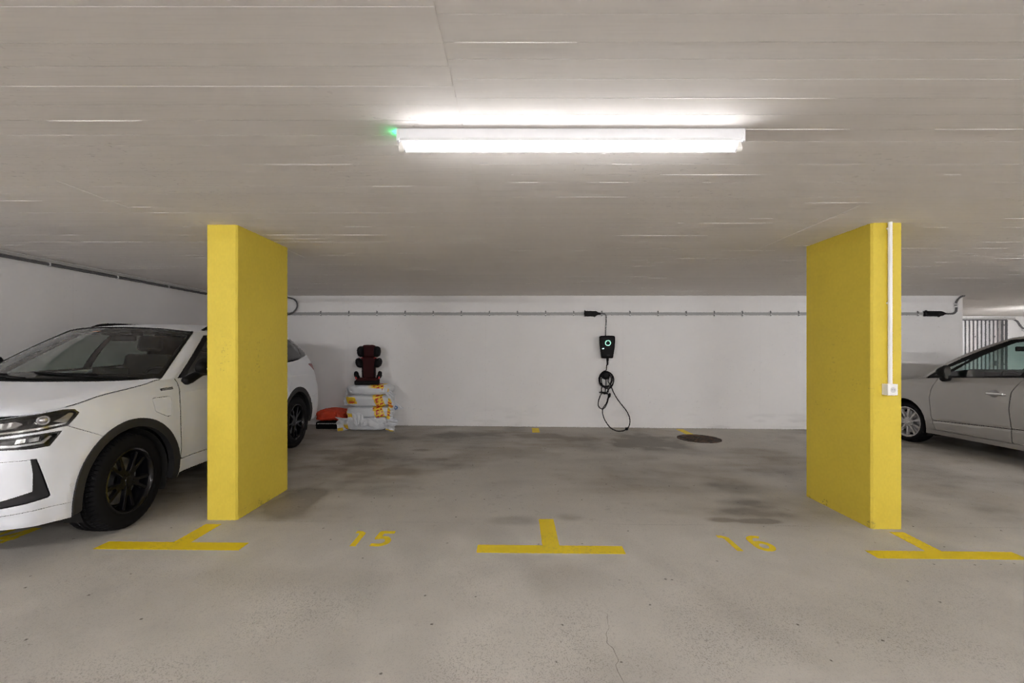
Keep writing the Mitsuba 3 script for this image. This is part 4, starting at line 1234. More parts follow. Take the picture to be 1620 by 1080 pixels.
mw_r = smooth_poly([(2.06, .035), (2.95, .035), (2.95, .88), (2.06, .885)], .02)
mw_q = smooth_poly([(3.04, .045), (4.1, .06), (4.15, .45), (4.0, .78), (3.04, .82)], .02)
mframe = Polygon([(1.10, .0), (4.5, .0), (4.5, .97), (4.2, .876), (3, .926), (2, .926), (1.5, .926), (1.165, .921), (1.127, .5)])
for p in both(mframe.difference(shapely.union_all([mw_f, mw_t3, mw_r, mw_q]))):
    obj('window_frame', sheet(patch(p, G_mpv, .05), 'm_black'), None, mpv)
for q in (mw_f, mw_t3, mw_r, mw_q):
    for p in both(q):
        obj('side_window', sheet(patch(p, G_mpv, .05, flange=0, lift=-.003), 'm_green_glass'), None, mpv)
obj('rear_window', sheet(patch(sbox(4.5, 0, 6.5, 1), G_mpv, .05, flange=0), 'm_green_glass'), None, mpv)
minner = mall.difference(MF.buffer(.004)).difference(MR.buffer(.004)).difference(mlamp.buffer(.005)).intersection(Polygon([(0, 0)] + [(m_end, 0)] + topline(mk, MPV_EDGE_W, m_end, 0, .02, 160)).buffer(0))
obj('inner_shell', sheet(patch([(p, S_mpv, False) for p in both(minner)] + [(mhood.buffer(-.05), Hd_mpv, True)], None, .07, flange=0, lift=-.03), 'm_shell'), None, mpv)
obj('underbody', MPV.mesh(cat_mesh([cbox((1.95, 1.46, .08), (1.36, 0, .225), .03), cbox((3.9, .95, .08), (1.32, 0, .24), .03), cbox((.3, 1.25, .08), (-.60, 0, .25), .03)])), 'm_shell', mpv, smooth=False)
for uc in (0, 2.72):
    for sgn in (1, -1):
        obj('arch_liner', tub(MPV, uc, sgn, .358, .46, .835), 'm_shell', mpv)


def petal(r):
    return Polygon([(-.010, .05), (.010, .05), (.013, .11), (.021, r - .015), (.017, r - .006), (-.017, r - .006), (-.021, r - .015), (-.013, .11)])


plain('m_wheel_silver', (0.50, 0.49, 0.48), 0.35, metallic=0.5)
mwheel = dict(rim='m_wheel_silver', cap='m_wheel_silver', nut='m_steel', dish=.022, cone=-.008, angles=[87 + 36 * k for k in range(10)], spoke=petal)
for u in (0, 2.72):
    for sgn in (1, -1):
        make_wheel(mpv, MPV, u, sgn * .74, 0, .32, .232, .205, mwheel, sgn)
for sgn in (1, -1):
    mirror_parts(mpv, MPV, sgn, (.70, .960, 1.135), (.09, .125, .20), 'm_black', 'm_mirror', (.62, .875, 1.04), .46)
mdash = trimesh.convex.convex_hull(np.array([[u, v, w] for v in (-.64, .64) for u, w in ((.15, 1.04), (.45, 1.13), (.80, 1.185), (.95, 1.15), (1.0, .75), (.5, .65))]))
obj('dashboard', MPV.mesh(mdash), 'm_interior', mpv, smooth=25)
st2 = cat_mesh([trimesh.creation.torus(.18, .016, major_sections=36, minor_sections=8), cbox((.34, .05, .03), (0, 0, -.005), .01)])
st2.apply_transform(trimesh.transformations.rotation_matrix(math.pi / 2, [0, 0, 1]))
st2.apply_transform(trimesh.transformations.rotation_matrix(math.radians(60), [0, 1, 0]))
st2.apply_translation((1.10, .35, 1.02))
obj('steering_wheel', MPV.mesh(st2), 'm_interior', mpv)
for nm, u, v, wd, bench in (('front_seat', 1.50, -.36, .50, False), ('front_seat', 1.50, .36, .50, False), ('rear_seat', 2.35, 0, 1.25, True)):
    k = numbered(f'{mpv}__{nm}')
    labels[k] = {}
    for q, m in zip(('cushion', 'backrest', 'headrest'), seat_mesh(u, v, .70, wd, .33, bench)):
        obj(q, MPV.mesh(m), 'm_interior', k)
obj('rear_view_mirror', MPV.mesh(cbox((.03, .24, .065), (1.00, .12, 1.475), .014, 2)), 'm_black', mpv)
obj('cabin_floor', MPV.mesh(cat_mesh([cbox((2.9, 1.48, .05), (1.8, 0, .38), .01), cbox((.05, 1.48, .7), (.40, 0, .70), .01), cbox((.7, 1.4, .3), (2.95, 0, .75), .02)] +
                                     [cbox((2.5, .05, .58), (1.8, s * .752, .79), .01) for s in (1, -1)])), 'm_interior', mpv, smooth=False)
obj('headliner', sheet(patch(mroof.buffer(-.05), Rf_mpv, .08, flange=0, flip=True, lift=-.04), 'm_headliner'), None, mpv)
# ---------------------------------------------------------------- along the back wall: flat supply cable, tap boxes, charger
WY = WALL_Y
RY = np.array([[1, 0, 0], [0, 0, 1.0], [0, -1, 0]])        # a shape drawn in x, y with z as depth -> x, z on the wall, depth towards -y


def on_wall(poly, depth, x, z, y=WY, ch=0.0):
    """A flat outline (x to the right, y up) standing on the back wall with the given depth."""
    m = extrude(poly, depth, ch)
    v = np.array(m.vertices)
    return trimesh.Trimesh(np.stack([x + v[:, 0], y - v[:, 2], z + v[:, 1]], 1), m.faces[:, ::1], process=False)


CZ = 2.058
plain('m_flat', (0.30, 0.30, 0.30), 0.5)
fc = thing('flat_cable', 'long grey flat supply cable clipped along the top of the back wall', 'cable')
for xa, xb in ((-4.55, 1.24), (1.50, 7.40)):
    obj('ribbon', bx(xa, xb, WY - 0.018, WY - 0.006, CZ - 0.026, CZ + 0.026), 'm_flat', fc, smooth=False)
    obj('ribbon_web', bx(xa, xb, WY - 0.021, WY - 0.017, CZ - 0.006, CZ + 0.006), 'm_flat', fc, smooth=False)


def clip(x, parent):
    k = obj('clip', cat_mesh([cbox((.016, .024, .082), (x, WY - .014, CZ), .003), cbox((.022, .012, .016), (x, WY - .008, CZ + .046), .003)]), 'm_grey_plastic', parent, smooth=False)
    obj('screw', cat_mesh([move(lathe([(0, 0), (.010, 0), (.008, .010), (0, .012)], 12), (x, WY - .024, CZ - .012), R=RY.T @ np.diag([1, 1, 1])), cbox((.020, .02, .02), (x, WY - .014, CZ - .048), .004)]), 'm_white', k, smooth=False)


for q in range(18):
    clip((508 + 44.4 * q - 816) * 0.0115, fc)
clip((1451 - 816) * 0.0115, fc)


def tap_box(x0, x1, label, right):
    t = thing('tap_box', label, 'connector box', 'black tap boxes on the flat cable')
    L = x1 - x0
    o = Polygon([(0, -.046), (L * .80, -.046), (L, -.014), (L, .014), (L * .80, .044), (0, .046)])
    obj('body', on_wall(o, .075, x0, CZ, ch=.008), 'm_black', t, smooth=False)
    obj('lid', on_wall(sbox(.02, -.030, L * .66, .032), .084, x0, CZ, ch=.004), 'm_black', t, smooth=False)
    for px_, s in ((.008, 1), (L * .70, -1)):
        obj('latch', cbox((.022, .03, .024), (x0 + px_, WY - .045, CZ + s * .050), .004), 'm_black', t, smooth=False)
    obj('gland', move(lathe([(0, 0), (.020, 0), (.020, .02), (.013, .045), (0, .045)], 16), (x1 - .005, WY - .036, CZ), R=np.array([[0, 0, 1.0], [1, 0, 0], [0, 1, 0]])), 'm_black', t)
    return t


tap_box(1.245, 1.50, 'black tap box on the flat cable above the wall charger', False)
tap_box(7.41, 7.755, 'black tap box on the flat cable at the right end of the back wall', True)
X = lambda px: (px - 816) * 0.0115
Z = lambda py: 1.36 + (557 - py) * 0.0115
obj('supply_cable', cat_mesh([tube(spline([(1.53, WY - .036, CZ), (1.585, WY - .03, CZ), (1.63, WY - .022, CZ - .020), (1.642, WY - .018, CZ - .075), (1.637, WY - .018, 1.84), (1.628, WY - .03, 1.655)], 50), .0095, 10)]), 'm_grey_plastic',
    label='short grey cable running from the tap box down to the charger', cat='cable')
obj('supply_cable_clip', cbox((.036, .026, .014), (1.640, WY - .015, 1.83), .003), 'm_white', 'supply_cable', smooth=False)
k = obj('supply_cable', tube(spline([(7.79, WY - .036, CZ), (7.90, WY - .03, CZ), (7.97, WY - .024, CZ + .02), (8.00, WY - .022, CZ + .09), (7.985, WY - .022, CZ + .16), (8.01, WY - .022, CZ + .24), (8.065, WY - .024, CZ + .30), (8.12, WY - .024, CZ + .325), (8.160, WY - .004, CZ + .330), (8.164, WY + .12, CZ + .328)], 90), .016, 10), 'm_grey_plastic',
        label='bent grey cable going up and round the end of the back wall', cat='cable')
for z in (CZ + .13, CZ + .175):
    obj('clip', cbox((.07, .036, .028), (7.988, WY - .021, z), .006), 'm_pale', k, smooth=False)
lp = spline([(-4.60, WY - .05, CZ - .005), (-4.40, WY - .05, CZ + .0), (-4.12, WY - .05, Z(497.5)), (-3.995, WY - .055, Z(492)), (-3.95, WY - .05, Z(484)), (-3.985, WY - .04, Z(476)), (-4.09, WY - .03, Z(471.5)), (-4.3, WY - .025, Z(470)), (-4.75, WY - .02, Z(469.6))], 70)
obj('looped_cable', tube(lp, .014, 10), 'm_grey_plastic', label='dark cable looping back at the left end of the flat cable, beside the left pillar', cat='cable')
obj('connector', cbox((.17, .06, .07), (-4.22, WY - .05, CZ - .008), .01), 'm_black', 'looped_cable', smooth=False)

# the wall charger
ch_ = thing('wall_charger', 'black wall charger with a glowing green ring on the back wall', 'wall charger')
cx, cz0, cz1 = X(958.9), Z(566.2), Z(531)
H = cz1 - cz0
o = Polygon([(-.098, 0), (.098, 0), (.122, H * .38), (.134, H * .68), (.136, H * .94), (.120, H * .985), (0, H), (-.120, H * .985), (-.136, H * .94), (-.134, H * .68), (-.122, H * .38)]).buffer(-.015).buffer(.015, quad_segs=5)
obj('back_plate', on_wall(o.buffer(-.012), .06, cx, cz0), 'm_black', ch_, smooth=False)
shell = extrude(o, .055, .0)
v = np.array(shell.vertices)


def dome(p, x, y):
    d = p.exterior.distance(Point(x, y))
    return .018 * (1 - math.exp(-d / .02))


gp, gf = grid_clip(o, .012)
gz = np.array([dome(o, *q) for q in gp])
front = trimesh.Trimesh(np.stack([cx + gp[:, 0], WY - .115 - gz - .012 * np.cos((gp[:, 1] / H - .6) * 2), cz0 + gp[:, 1]], 1), gf, process=False)
side = trimesh.creation.extrude_polygon(o, .062, engine='earcut')
sv = np.array(side.vertices)
side = trimesh.Trimesh(np.stack([cx + sv[:, 0], WY - .056 - sv[:, 2], cz0 + sv[:, 1]], 1), side.faces, process=False)
obj('cover', cat_mesh([front, side]), 'm_black', ch_, smooth=35)
fy = WY - .115 - .018 - .012
ring = Point(0, 0).buffer(.053, quad_segs=24).difference(Point(0, 0).buffer(.036, quad_segs=24))
obj('light_ring', on_wall(ring, .006, X(959.2), Z(542.7), fy + .004), 'm_tube', ch_, smooth=False, label='glowing green ring', emitter={'type': 'area', 'radiance': rgb((0.0008, 0.046, 0.027))})
obj('ring_centre', on_wall(Point(0, 0).buffer(.035, quad_segs=16), .006, X(959.2), Z(542.7), fy + .004), 'm_black', ch_, smooth=False)
obj('status_light', on_wall(sbox(-.014, -.005, .014, .005).buffer(.004), .006, X(951.9), Z(551.4), fy + .006), 'm_tube', ch_, smooth=False, label='small pale status light', emitter={'type': 'area', 'radiance': rgb((0.04, 0.07, 0.07))})
obj('key_reader', on_wall(Point(0, 0).buffer(.028, quad_segs=12), .004, X(960), Z(560.8), fy + .009), 'm_black_gloss', ch_, smooth=False)
gl = lathe([(.0, 0), (.012, 0), (.022, .115), (.026, .13), (0, .13)], 20)
obj('cable_gland', move(gl, (X(959.8), WY - .075, Z(577.3))), 'm_black', ch_)
# the charging cable on its round holder
hk = thing('cable_holder', 'round black cable holder on the wall below the charger', 'cable holder')
obj('dome', move(lathe([(0, .085), (.045, .08), (.066, .055), (.068, .02), (.05, 0), (0, 0)], 40), (X(957.6), WY, Z(593)), R=RY.T), 'm_black', hk)
obj('collar', move(lathe([(0, 0), (.082, 0), (.082, .012), (0, .012)], 40), (X(957.6), WY, Z(593)), R=RY.T), 'm_black', hk)
cc = thing('charging_cable', 'thin black charging cable coiled on the holder and hanging down to the floor', 'cable')


def loop(pts, r, nm='loop', n=90, closed=False):
    q = [(X(a) if k < 0 else a, 0, 0) for a, k in ()]
    w3 = []
    for p in pts:
        d = p[2]
        s = (WY - d) / WY
        w3.append(((p[0] - 816) / 700 * (WY - d), WY - d, 1.36 + (557 - p[1]) / 700 * (WY - d)))
    return obj(nm, tube(spline(w3, n, closed), r, 8, closed=closed), 'm_rubber', cc)


R0 = .0085
loop([(959.7, 577, .075), (959.4, 583, .06), (958.4, 587.5, .07)], R0, 'lead', 20)


def ell(cx_, cy_, rx, ry, d, ph=0, n=14):
    return [(cx_ + rx * math.cos(a), cy_ + ry * math.sin(a), d + .012 * math.sin(a + ph)) for a in np.linspace(0, 2 * math.pi, n, endpoint=False)]


for e in ((957.2, 600.2, 9.8, 12.2, .055, 0), (957.9, 600.6, 9.2, 11.6, .075, 1), (958.6, 599.0, 10.2, 11.6, .065, 2), (961.2, 601.6, 9.6, 13.2, .085, 3), (960.2, 600.6, 11.0, 12.0, .045, 4)):
    loop(ell(*e), R0, 'loop', 70, True)
loop([(964, 596, .07), (962.4, 604, .085), (966.2, 609, .085), (962, 617, .08), (957, 622, .07), (953, 620.5, .06), (951.5, 616, .06), (954.5, 610, .07), (960, 613, .08), (962, 620, .08), (958, 623, .08), (951, 619, .07)], R0, 'loop', 80)
loop([(958.2, 597, .09), (958.8, 606, .09), (957.8, 614, .085), (957.8, 622, .08)], R0, 'loop', 30)
loop([(947.8, 620.2, .05), (954, 620.4, .06), (960, 621.6, .075), (962, 624, .08)], R0 * 1.3, 'loop', 20)
loop([(953, 620, .07), (948.5, 629, .07), (946.3, 638, .07), (948.5, 644.5, .075), (953.8, 646.5, .08), (958.5, 641.5, .08), (962, 632.5, .085), (963, 627, .08)], R0, 'loop', 60)
loop([(966.8, 611, .06), (971, 621, .06), (977, 631.5, .07), (986, 643, .09), (993.5, 654, .14), (996.6, 665, .22), (994.6, 675, .32), (988.5, 680.2, .40), (979, 681.8, .42), (969.5, 679.0, .38), (961.5, 671.5, .28), (955.5, 661, .16), (953.2, 652, .10), (954.2, 644.5, .08), (958, 639.5, .08), (961, 632, .08), (962.3, 625, .08)], R0, 'loop', 140)
obj('plug', trimesh.convex.convex_hull(np.vstack([trimesh.creation.icosphere(subdivisions=2, radius=r).vertices + c for c, r in (((X(962.4), WY - .085, Z(625)), .026), ((X(963.0), WY - .09, Z(622.6)), .022), ((X(961.4), WY - .085, Z(628)), .014))])), 'm_black', cc, smooth=40)
pc = (X(991.7) * .965, WY - .30, float(floor_z(2, WY - .3)) + .03)
obj('cable_tie', cbox((.05, .03, .05), ((991.5 - 816) / 700 * (WY - .35), WY - .35, 1.36 + (557 - 678) / 700 * (WY - .35)), .008), 'm_black', cc, smooth=False)

# ---------------------------------------------------------------- right pillar: conduit and socket; left wall: pipes; far end: gate, trunking
py_ = 3.517
obj('conduit_pipe', tube([(2.961, py_ - .0165, 1.105), (2.961, py_ - .0165, 1.7), (2.961, py_ - .0165, CEIL - .002)], .0155, 18), 'm_white', label='white conduit running down the front of the right pillar', cat='conduit')
for z in (1.75, 2.34):
    obj('clamp', cbox((.040, .018, .014), (2.961, py_ - .009, z), .003), 'm_white', 'conduit_pipe', smooth=False)
sk_ = thing('socket_box', 'white socket box at the lower end of the pillar conduit', 'socket')
obj('housing', cbox((.079, .061, .089), (2.9465, py_ - .0305, 1.0665), .004, 2), 'm_white', sk_, smooth=30)
obj('socket_ring', on_wall(Point(0, 0).buffer(.021, quad_segs=12).difference(Point(0, 0).buffer(.0175, quad_segs=12)), .003, 2.9465, 1.0655, py_ - .0605), 'm_pale', sk_, smooth=False)
obj('socket_face', on_wall(Point(0, 0).buffer(.0172, quad_segs=12), .0012, 2.9465, 1.0655, py_ - .0605), 'm_enamel', sk_, smooth=False)
obj('contact_holes', cat_mesh([on_wall(Point(dx, 0).buffer(.0026), .002, 2.9465, 1.0655, py_ - .0605) for dx in (-.007, .007)]), 'm_grey_plastic', sk_, smooth=False)

tk = obj('wall_trunking', bx(LEFT_X, LEFT_X + .030, -3, WY, CEIL - .046, CEIL - .016), 'm_conduit', label='grey cable trunking along the top of the left side wall', cat='conduit', smooth=False)
pp = obj('wall_pipe', tube([(LEFT_X + .019, -3, CEIL - .066), (LEFT_X + .019, 4, CEIL - .066), (LEFT_X + .019, WY, CEIL - .066)], .0155, 12), 'm_grey_plastic', label='thin grey pipe clamped just below the trunking on the left wall', cat='conduit')
for y in (3.2, 4.03, 4.865, 5.695, 6.53, 7.36):
    obj('clamp', cbox((.036, .022, .044), (LEFT_X + .018, y, CEIL - .066), .004), 'm_pale', pp, smooth=False)

gt = thing('bar_gate', 'tall grey gate of upright bars before the far wall, beyond the silver car', 'gate')
gy, gz0, gz1 = FAR_Y - .14, -.02, 2.262
for x in [11.35 + .1135 * q for q in range(23)]:
    if x < 13.74:
        obj('bar', bx(x - .011, x + .011, gy - .011, gy + .011, gz0, gz1), 'm_bar', gt, smooth=False)
for x in (11.26, 13.75, 13.87):
    obj('post', bx(x - .018, x + .018, gy - .018, gy + .018, -.12, gz1), 'm_bar', gt, smooth=False)
for z in (gz1 + .012, .10):
    obj('rail', bx(11.26, 13.87, gy - .02, gy + .02, z - .016, z + .016), 'm_bar', gt, smooth=False)
for z in (2.13, 1.02):
    obj('cross_piece', bx(13.75, 13.87, gy - .015, gy + .015, z - .015, z + .015), 'm_bar', gt, smooth=False)
obj('lock', cbox((.09, .06, .14), (13.55, gy - .02, 1.05), .01), 'm_bar', gt, smooth=False)
for x in (12.98, 13.53):
    obj('knob', cbox((.03, .03, .035), (x, gy - .012, 1.80), .006), 'm_bar', gt, smooth=False)
ft = obj('far_trunking', bx(END_X, 14.22, FAR_Y - .06, FAR_Y, 2.285, 2.352), 'm_conduit', label='grey trunking along the top of the far wall above the bar gate', cat='conduit', smooth=False)
obj('hanging_cable', tube(spline([(14.18, FAR_Y - .035, 2.30), (14.28, FAR_Y - .04, 2.25), (14.35, FAR_Y - .05, 2.14), (14.42, FAR_Y - .06, 2.05), (14.50, FAR_Y - .05, 2.03)], 30), .022, 8), 'm_grey_plastic', label='dark cable hanging from the end of the far trunking', cat='cable')
obj('cable_socket', cbox((.16, .08, .09), (14.52, FAR_Y - .05, 2.0), .012), 'm_pale', 'hanging_cable', smooth=False)

# ---------------------------------------------------------------- drain cover in the floor
def c_rust(p, n, uv):
    a = fbm(p.x * 16, p.y * 16, 2.0, 3)
    return mix(mi.Color3f(0.022, 0.016, 0.012), mi.Color3f(0.085, 0.042, 0.022), smoothstep(0.4, 0.7, a))


plain('m_rust', mikit.proc(c_rust), 0.75)
dc = thing('drain_cover', 'round rusty iron drain cover in the floor by the back wall', 'drain cover')
dx, dy = 2.935, 7.085
ringp = Point(dx, dy).buffer(.335, quad_segs=20)
obj('frame', on_floor(extrude(ringp.difference(Point(dx, dy).buffer(.300, quad_segs=20)), .006, .002)), 'm_rust', dc, smooth=False)
obj('lid', on_floor(extrude(Point(dx, dy).buffer(.297, quad_segs=20), .003)), 'm_rust', dc, smooth=False)
for r_, n_ in ((.25, 1), (.165, 1)):
    obj('raised_ring', on_floor(extrude(Point(dx, dy).buffer(r_, quad_segs=14).difference(Point(dx, dy).buffer(r_ - .014, quad_segs=14)), .007, .001)), 'm_rust', dc, smooth=False)
for i in range(-4, 5):
    for j in range(-4, 5):
        qx, qy = dx + .058 * (i + .5 * (j % 2)), dy + .05 * j
        if math.hypot(qx - dx, qy - dy) < .235:
            obj('stud', on_floor(extrude(Polygon([(qx - .018, qy), (qx, qy - .018), (qx + .018, qy), (qx, qy + .018)]), .008, .002)), 'm_rust', dc, smooth=False)
# ---------------------------------------------------------------- by the back wall: bags, child seat, red bundle
def bag_mesh(c, size, seed, sag=0.0, n=4.0, nu=260, nv=120, wr=1.4):
    """A filled plastic sack: a superellipsoid with wrinkles; returns the mesh and its (u, v, w) in [-1, 1]."""
    th, ph = np.meshgrid(np.linspace(-math.pi, math.pi, nu, endpoint=False), np.linspace(-math.pi / 2, math.pi / 2, nv))
    p_ = lambda a, e: np.sign(a) * np.abs(a) ** e
    e1, e2 = .36, .36
    x, y, z = p_(np.cos(ph), e1) * p_(np.cos(th), e2), p_(np.cos(ph), e1) * p_(np.sin(th), e2), p_(np.sin(ph), e1)
    q = np.stack([x, y, z], -1).reshape(-1, 3)
    s = np.array(size) / 2
    P = q * s
    P[:, 2] *= 1 - .28 * np.abs(q[:, 0]) ** 4                                  # thinner towards the sealed ends
    f1 = meshkit.fbm(P * [5, 7, 9] + seed * 7.3, 3, seed)
    rid = 1 - np.abs(2 * meshkit.fbm(P * [9, 9, 22] + seed * 3.1 + 4 * f1[:, None], 3, seed + 9) - 1)
    rid2 = 1 - np.abs(2 * meshkit.noise(P * [26, 26, 14] + 3 * f1[:, None], seed + 4) - 1)
    d = (.040 * (f1 - .5) + .030 * (rid - .6) * np.clip(np.abs(q[:, 0]) * 1.3, .35, 1) + .009 * (rid2 - .5)) * wr
    nrm = q / (np.linalg.norm(q, axis=1, keepdims=True) + 1e-9)
    P = P + nrm * d[:, None] * np.array([1, 1, .45])
    P[:, 2] -= sag * (q[:, 0] ** 2)
    f = []
    i, j = np.meshgrid(np.arange(nv - 1), np.arange(nu), indexing='ij')
    j2 = (j + 1) % nu
    quad = np.stack([i * nu + j, i * nu + j2, (i + 1) * nu + j2, (i + 1) * nu + j], -1).reshape(-1, 4)
    m = trimesh.Trimesh(P + np.array(c), np.vstack([quad[:, [0, 1, 2]], quad[:, [0, 2, 3]]]), process=False)
    return m, q


def flap_mesh(p0, p1, out, seed, n=46, k=18, curl=0.05, ruf=0.035, fan=1.0):
    """A crumpled sealed end of a sack: a thin sheet from the edge p0-p1 reaching out, ruffled, with thickness."""
    p0, p1, out = (np.array(a, float) for a in (p0, p1, out))
    s, t = np.meshgrid(np.linspace(0, 1, n), np.linspace(0, 1, k))
    ctr = (p0 + p1) / 2
    base = p0 + (p1 - p0) * s[..., None]
    base = ctr + (base - ctr) * (1 + (fan - 1) * t[..., None])
    side = np.cross(out, p1 - p0)
    side /= np.linalg.norm(side)
    w = np.sin(s * 17 + seed + 2.5 * np.sin(s * 5 + seed)) * ruf * t ** .8 + (meshkit.fbm(np.stack([s * 6, t * 4, 0 * s + seed], -1), 3, seed) - .5) * 2.2 * ruf
    reach = t * (.72 + .5 * meshkit.noise(np.stack([s * 5, 0 * s, 0 * s + seed], -1), seed + 2))
    P = base + out * reach[..., None] + side * (w - curl * t ** 2)[..., None]
    top = P.reshape(-1, 3)
    bot = top + side * .004
    i, j = np.meshgrid(np.arange(k - 1), np.arange(n - 1), indexing='ij')
    q = np.stack([i * n + j, i * n + j + 1, (i + 1) * n + j + 1, (i + 1) * n + j], -1).reshape(-1, 4)
    N = n * k
    fs = [q[:, [0, 1, 2]], q[:, [0, 2, 3]], q[:, [0, 2, 1]] + N, q[:, [0, 3, 2]] + N]
    rim = [i_ for i_ in range(n)] + [r * n + n - 1 for r in range(1, k)] + [(k - 1) * n + c for c in range(n - 2, -1, -1)] + [r * n for r in range(k - 2, 0, -1)]
    e = [(a, rim[(x + 1) % len(rim)]) for x, a in enumerate(rim)]
    fs.append(np.array([[a, a + N, b] for a, b in e] + [[b, a + N, b + N] for a, b in e]))
    return trimesh.Trimesh(np.vstack([top, bot]), np.vstack(fs), process=False), np.stack([s, t], -1).reshape(-1, 2)


bsdf('m_sack', {'type': 'principled', 'base_color': {'type': 'mesh_attribute', 'name': 'vertex_color'}, 'roughness': 0.30, 'specular': 0.5})
WHITE_, YEL_, RED_, GREY_ = np.array([.56, .575, .60]), np.array([.68, .46, .03]), np.array([.45, .035, .03]), np.array([.40, .42, .45])


def paint(col, mask, c):
    col[mask] = c


def letters(col, a, b, mask, step=.055, h=.05):
    """Rows of bold red strokes, as the print on the sacks reads from afar."""
    on = mask & (np.mod(a, step) < step * .52) & (np.abs(np.mod(b, h * 1.5) - h * .75) < h * .5)
    col[on] = RED_


def sack(label, c, size, seed, prints, sag=0.0, wr=1.0, rot=0.0):
    t = thing('plastic_sack', label, 'sack', 'white plastic sacks stacked by the back wall')
    m, q = bag_mesh((0, 0, 0), size, seed, sag, wr=wr)
    P = np.array(m.vertices)
    tone = (.88 + .24 * meshkit.fbm(P * 6, 3, seed + 31))[:, None]
    col = WHITE_ * tone
    col[q[:, 2] > .93] *= .97
    for kind, x0, x1, z0, z1 in prints:
        slant = P[:, 0] + .35 * P[:, 2]
        w_ = .02 * (meshkit.fbm(P * 14, 2, seed + 5) - .5)
        mk_ = (slant + w_ > x0) & (slant + w_ < x1) & (P[:, 2] + w_ > z0) & (P[:, 2] + w_ < z1) & (q[:, 1] < .35)
        paint(col, mk_, YEL_)
        if kind == 'bar':
            inn = mk_ & (slant > x0 + .2 * (x1 - x0)) & (slant < x1 - .2 * (x1 - x0)) & (P[:, 2] > z0 + .12 * (z1 - z0)) & (P[:, 2] < z0 + .55 * (z1 - z0))
            col[inn] = RED_
        else:
            letters(col, P[:, 2] - .4 * P[:, 0], P[:, 0], mk_ & (slant > x0 + .012) & (slant < x1 - .012))
    m = move(m, c, rot)
    obj('body', {**mikit.ply(m, 'm_sack', smooth=True, color=np.clip(col, 0, 1))}, None, t)
    return t


def sack_flap(t, p0, p1, out, seed, colour, **kw):
    m, st = flap_mesh(p0, p1, out, seed, **kw)
    col = np.repeat((WHITE_ * 1.06)[None], len(m.vertices), 0) * (.9 + .2 * meshkit.fbm(np.array(m.vertices) * 12, 2, seed))[:, None]
    s2 = np.vstack([st, st])
    for c, x0, x1, y0, y1 in colour:
        k = (s2[:, 0] > x0) & (s2[:, 0] < x1) & (s2[:, 1] > y0) & (s2[:, 1] < y1)
        col[k] = c
    obj('sealed_end', {**mikit.ply(m, 'm_sack', smooth=True, color=np.clip(col, 0, 1))}, None, t)


fz = float(floor_z(-2.5, 7.75))
BY = 7.70
s1 = sack('white plastic sack at the bottom of the stack, crumpled on the floor', (-2.54, BY, fz + .110), (.76, .52, .205), 3, [('bar', -.46, -.30, -.10, -.02)])
s2 = sack('white plastic sack, second from the bottom of the stack', (-2.52, BY + .01, fz + .309), (.72, .50, .195), 5, [('txt', .13, .29, -.11, .11), ('bar', -.40, -.32, -.10, .03)])
s3 = sack('white plastic sack, third in the stack, with yellow and red print at both ends', (-2.53, BY + .02, fz + .503), (.74, .50, .195), 8, [('txt', .14, .30, -.11, .11), ('bar', -.33, -.16, -.05, .07)])
s4 = sack('white plastic sack on top of the stack, under the child seat', (-2.52, BY + .03, fz + .690), (.70, .48, .18), 12, [('txt', .10, .30, .02, .11)])
sack_flap(s1, (-2.83, BY - .20, fz + .02), (-2.86, BY - .14, fz + .20), (-.16, -.05, -.01), 1, [(YEL_, .0, .25, .5, 1)], ruf=.022, fan=1.3)
sack_flap(s1, (-2.20, BY - .23, fz + .02), (-2.20, BY - .20, fz + .20), (.15, -.05, -.02), 2, [(YEL_, 0, .12, .0, .9)], ruf=.03, fan=1.35)
sack_flap(s1, (-2.60, BY - .25, fz + .215), (-2.20, BY - .25, fz + .235), (.05, -.055, -.16), 6, [], ruf=.028, fan=1.1, curl=-.02)
sack_flap(s2, (-2.86, BY - .22, fz + .33), (-2.56, BY - .25, fz + .30), (.03, -.05, -.19), 9, [(YEL_, .0, .3, .2, .6)], ruf=.02, fan=.8, curl=-.02)
sack_flap(s2, (-2.19, BY - .20, fz + .21), (-2.18, BY - .18, fz + .40), (.07, -.06, -.03), 3, [(YEL_, 0, 1, 0, .7), (RED_, .3, .42, 0, .7), (RED_, .55, .66, 0, .7)], ruf=.015)
sack_flap(s3, (-2.87, BY - .16, fz + .42), (-2.88, BY - .14, fz + .57), (-.06, -.04, .01), 4, [], ruf=.016)
sack_flap(s3, (-2.17, BY - .18, fz + .40), (-2.18, BY - .16, fz + .56), (.08, -.05, -.04), 5, [(YEL_, 0, 1, .0, .8), (RED_, .2, .3, 0, .8), (RED_, .45, .55, 0, .8)], ruf=.016)
sack_flap(s4, (-2.86, BY - .14, fz + .60), (-2.86, BY - .12, fz + .75), (-.04, -.06, -.02), 7, [], ruf=.02)
sack_flap(s4, (-2.22, BY - .17, fz + .62), (-2.20, BY - .15, fz + .74), (.11, -.06, -.11), 8, [(YEL_, .55, 1, 0, .35)], ruf=.026, fan=1.3)
s5 = thing('plastic_sack', 'pointed white sack corner with a round blue mark, sticking out behind the stack', 'sack', 'white plastic sacks stacked by the back wall')
m, q = bag_mesh((-2.42, 7.93, fz + .40), (.80, .10, .26), 21, 0, wr=.3, nu=90, nv=50)
v = np.array(m.vertices)
tt = np.clip((v[:, 0] + 2.25) / .26, 0, 1)
v[:, 2] = (v[:, 2] - (fz + .325)) * (1 - .95 * tt) + fz + .325 - .02 * tt
m.vertices = v
obj('body', {**mikit.ply(m, 'm_sack', smooth=True, color=np.repeat((WHITE_ * 1.08)[None], len(v), 0))}, None, s5)
plain('m_blue', (.06, .14, .36), .5)
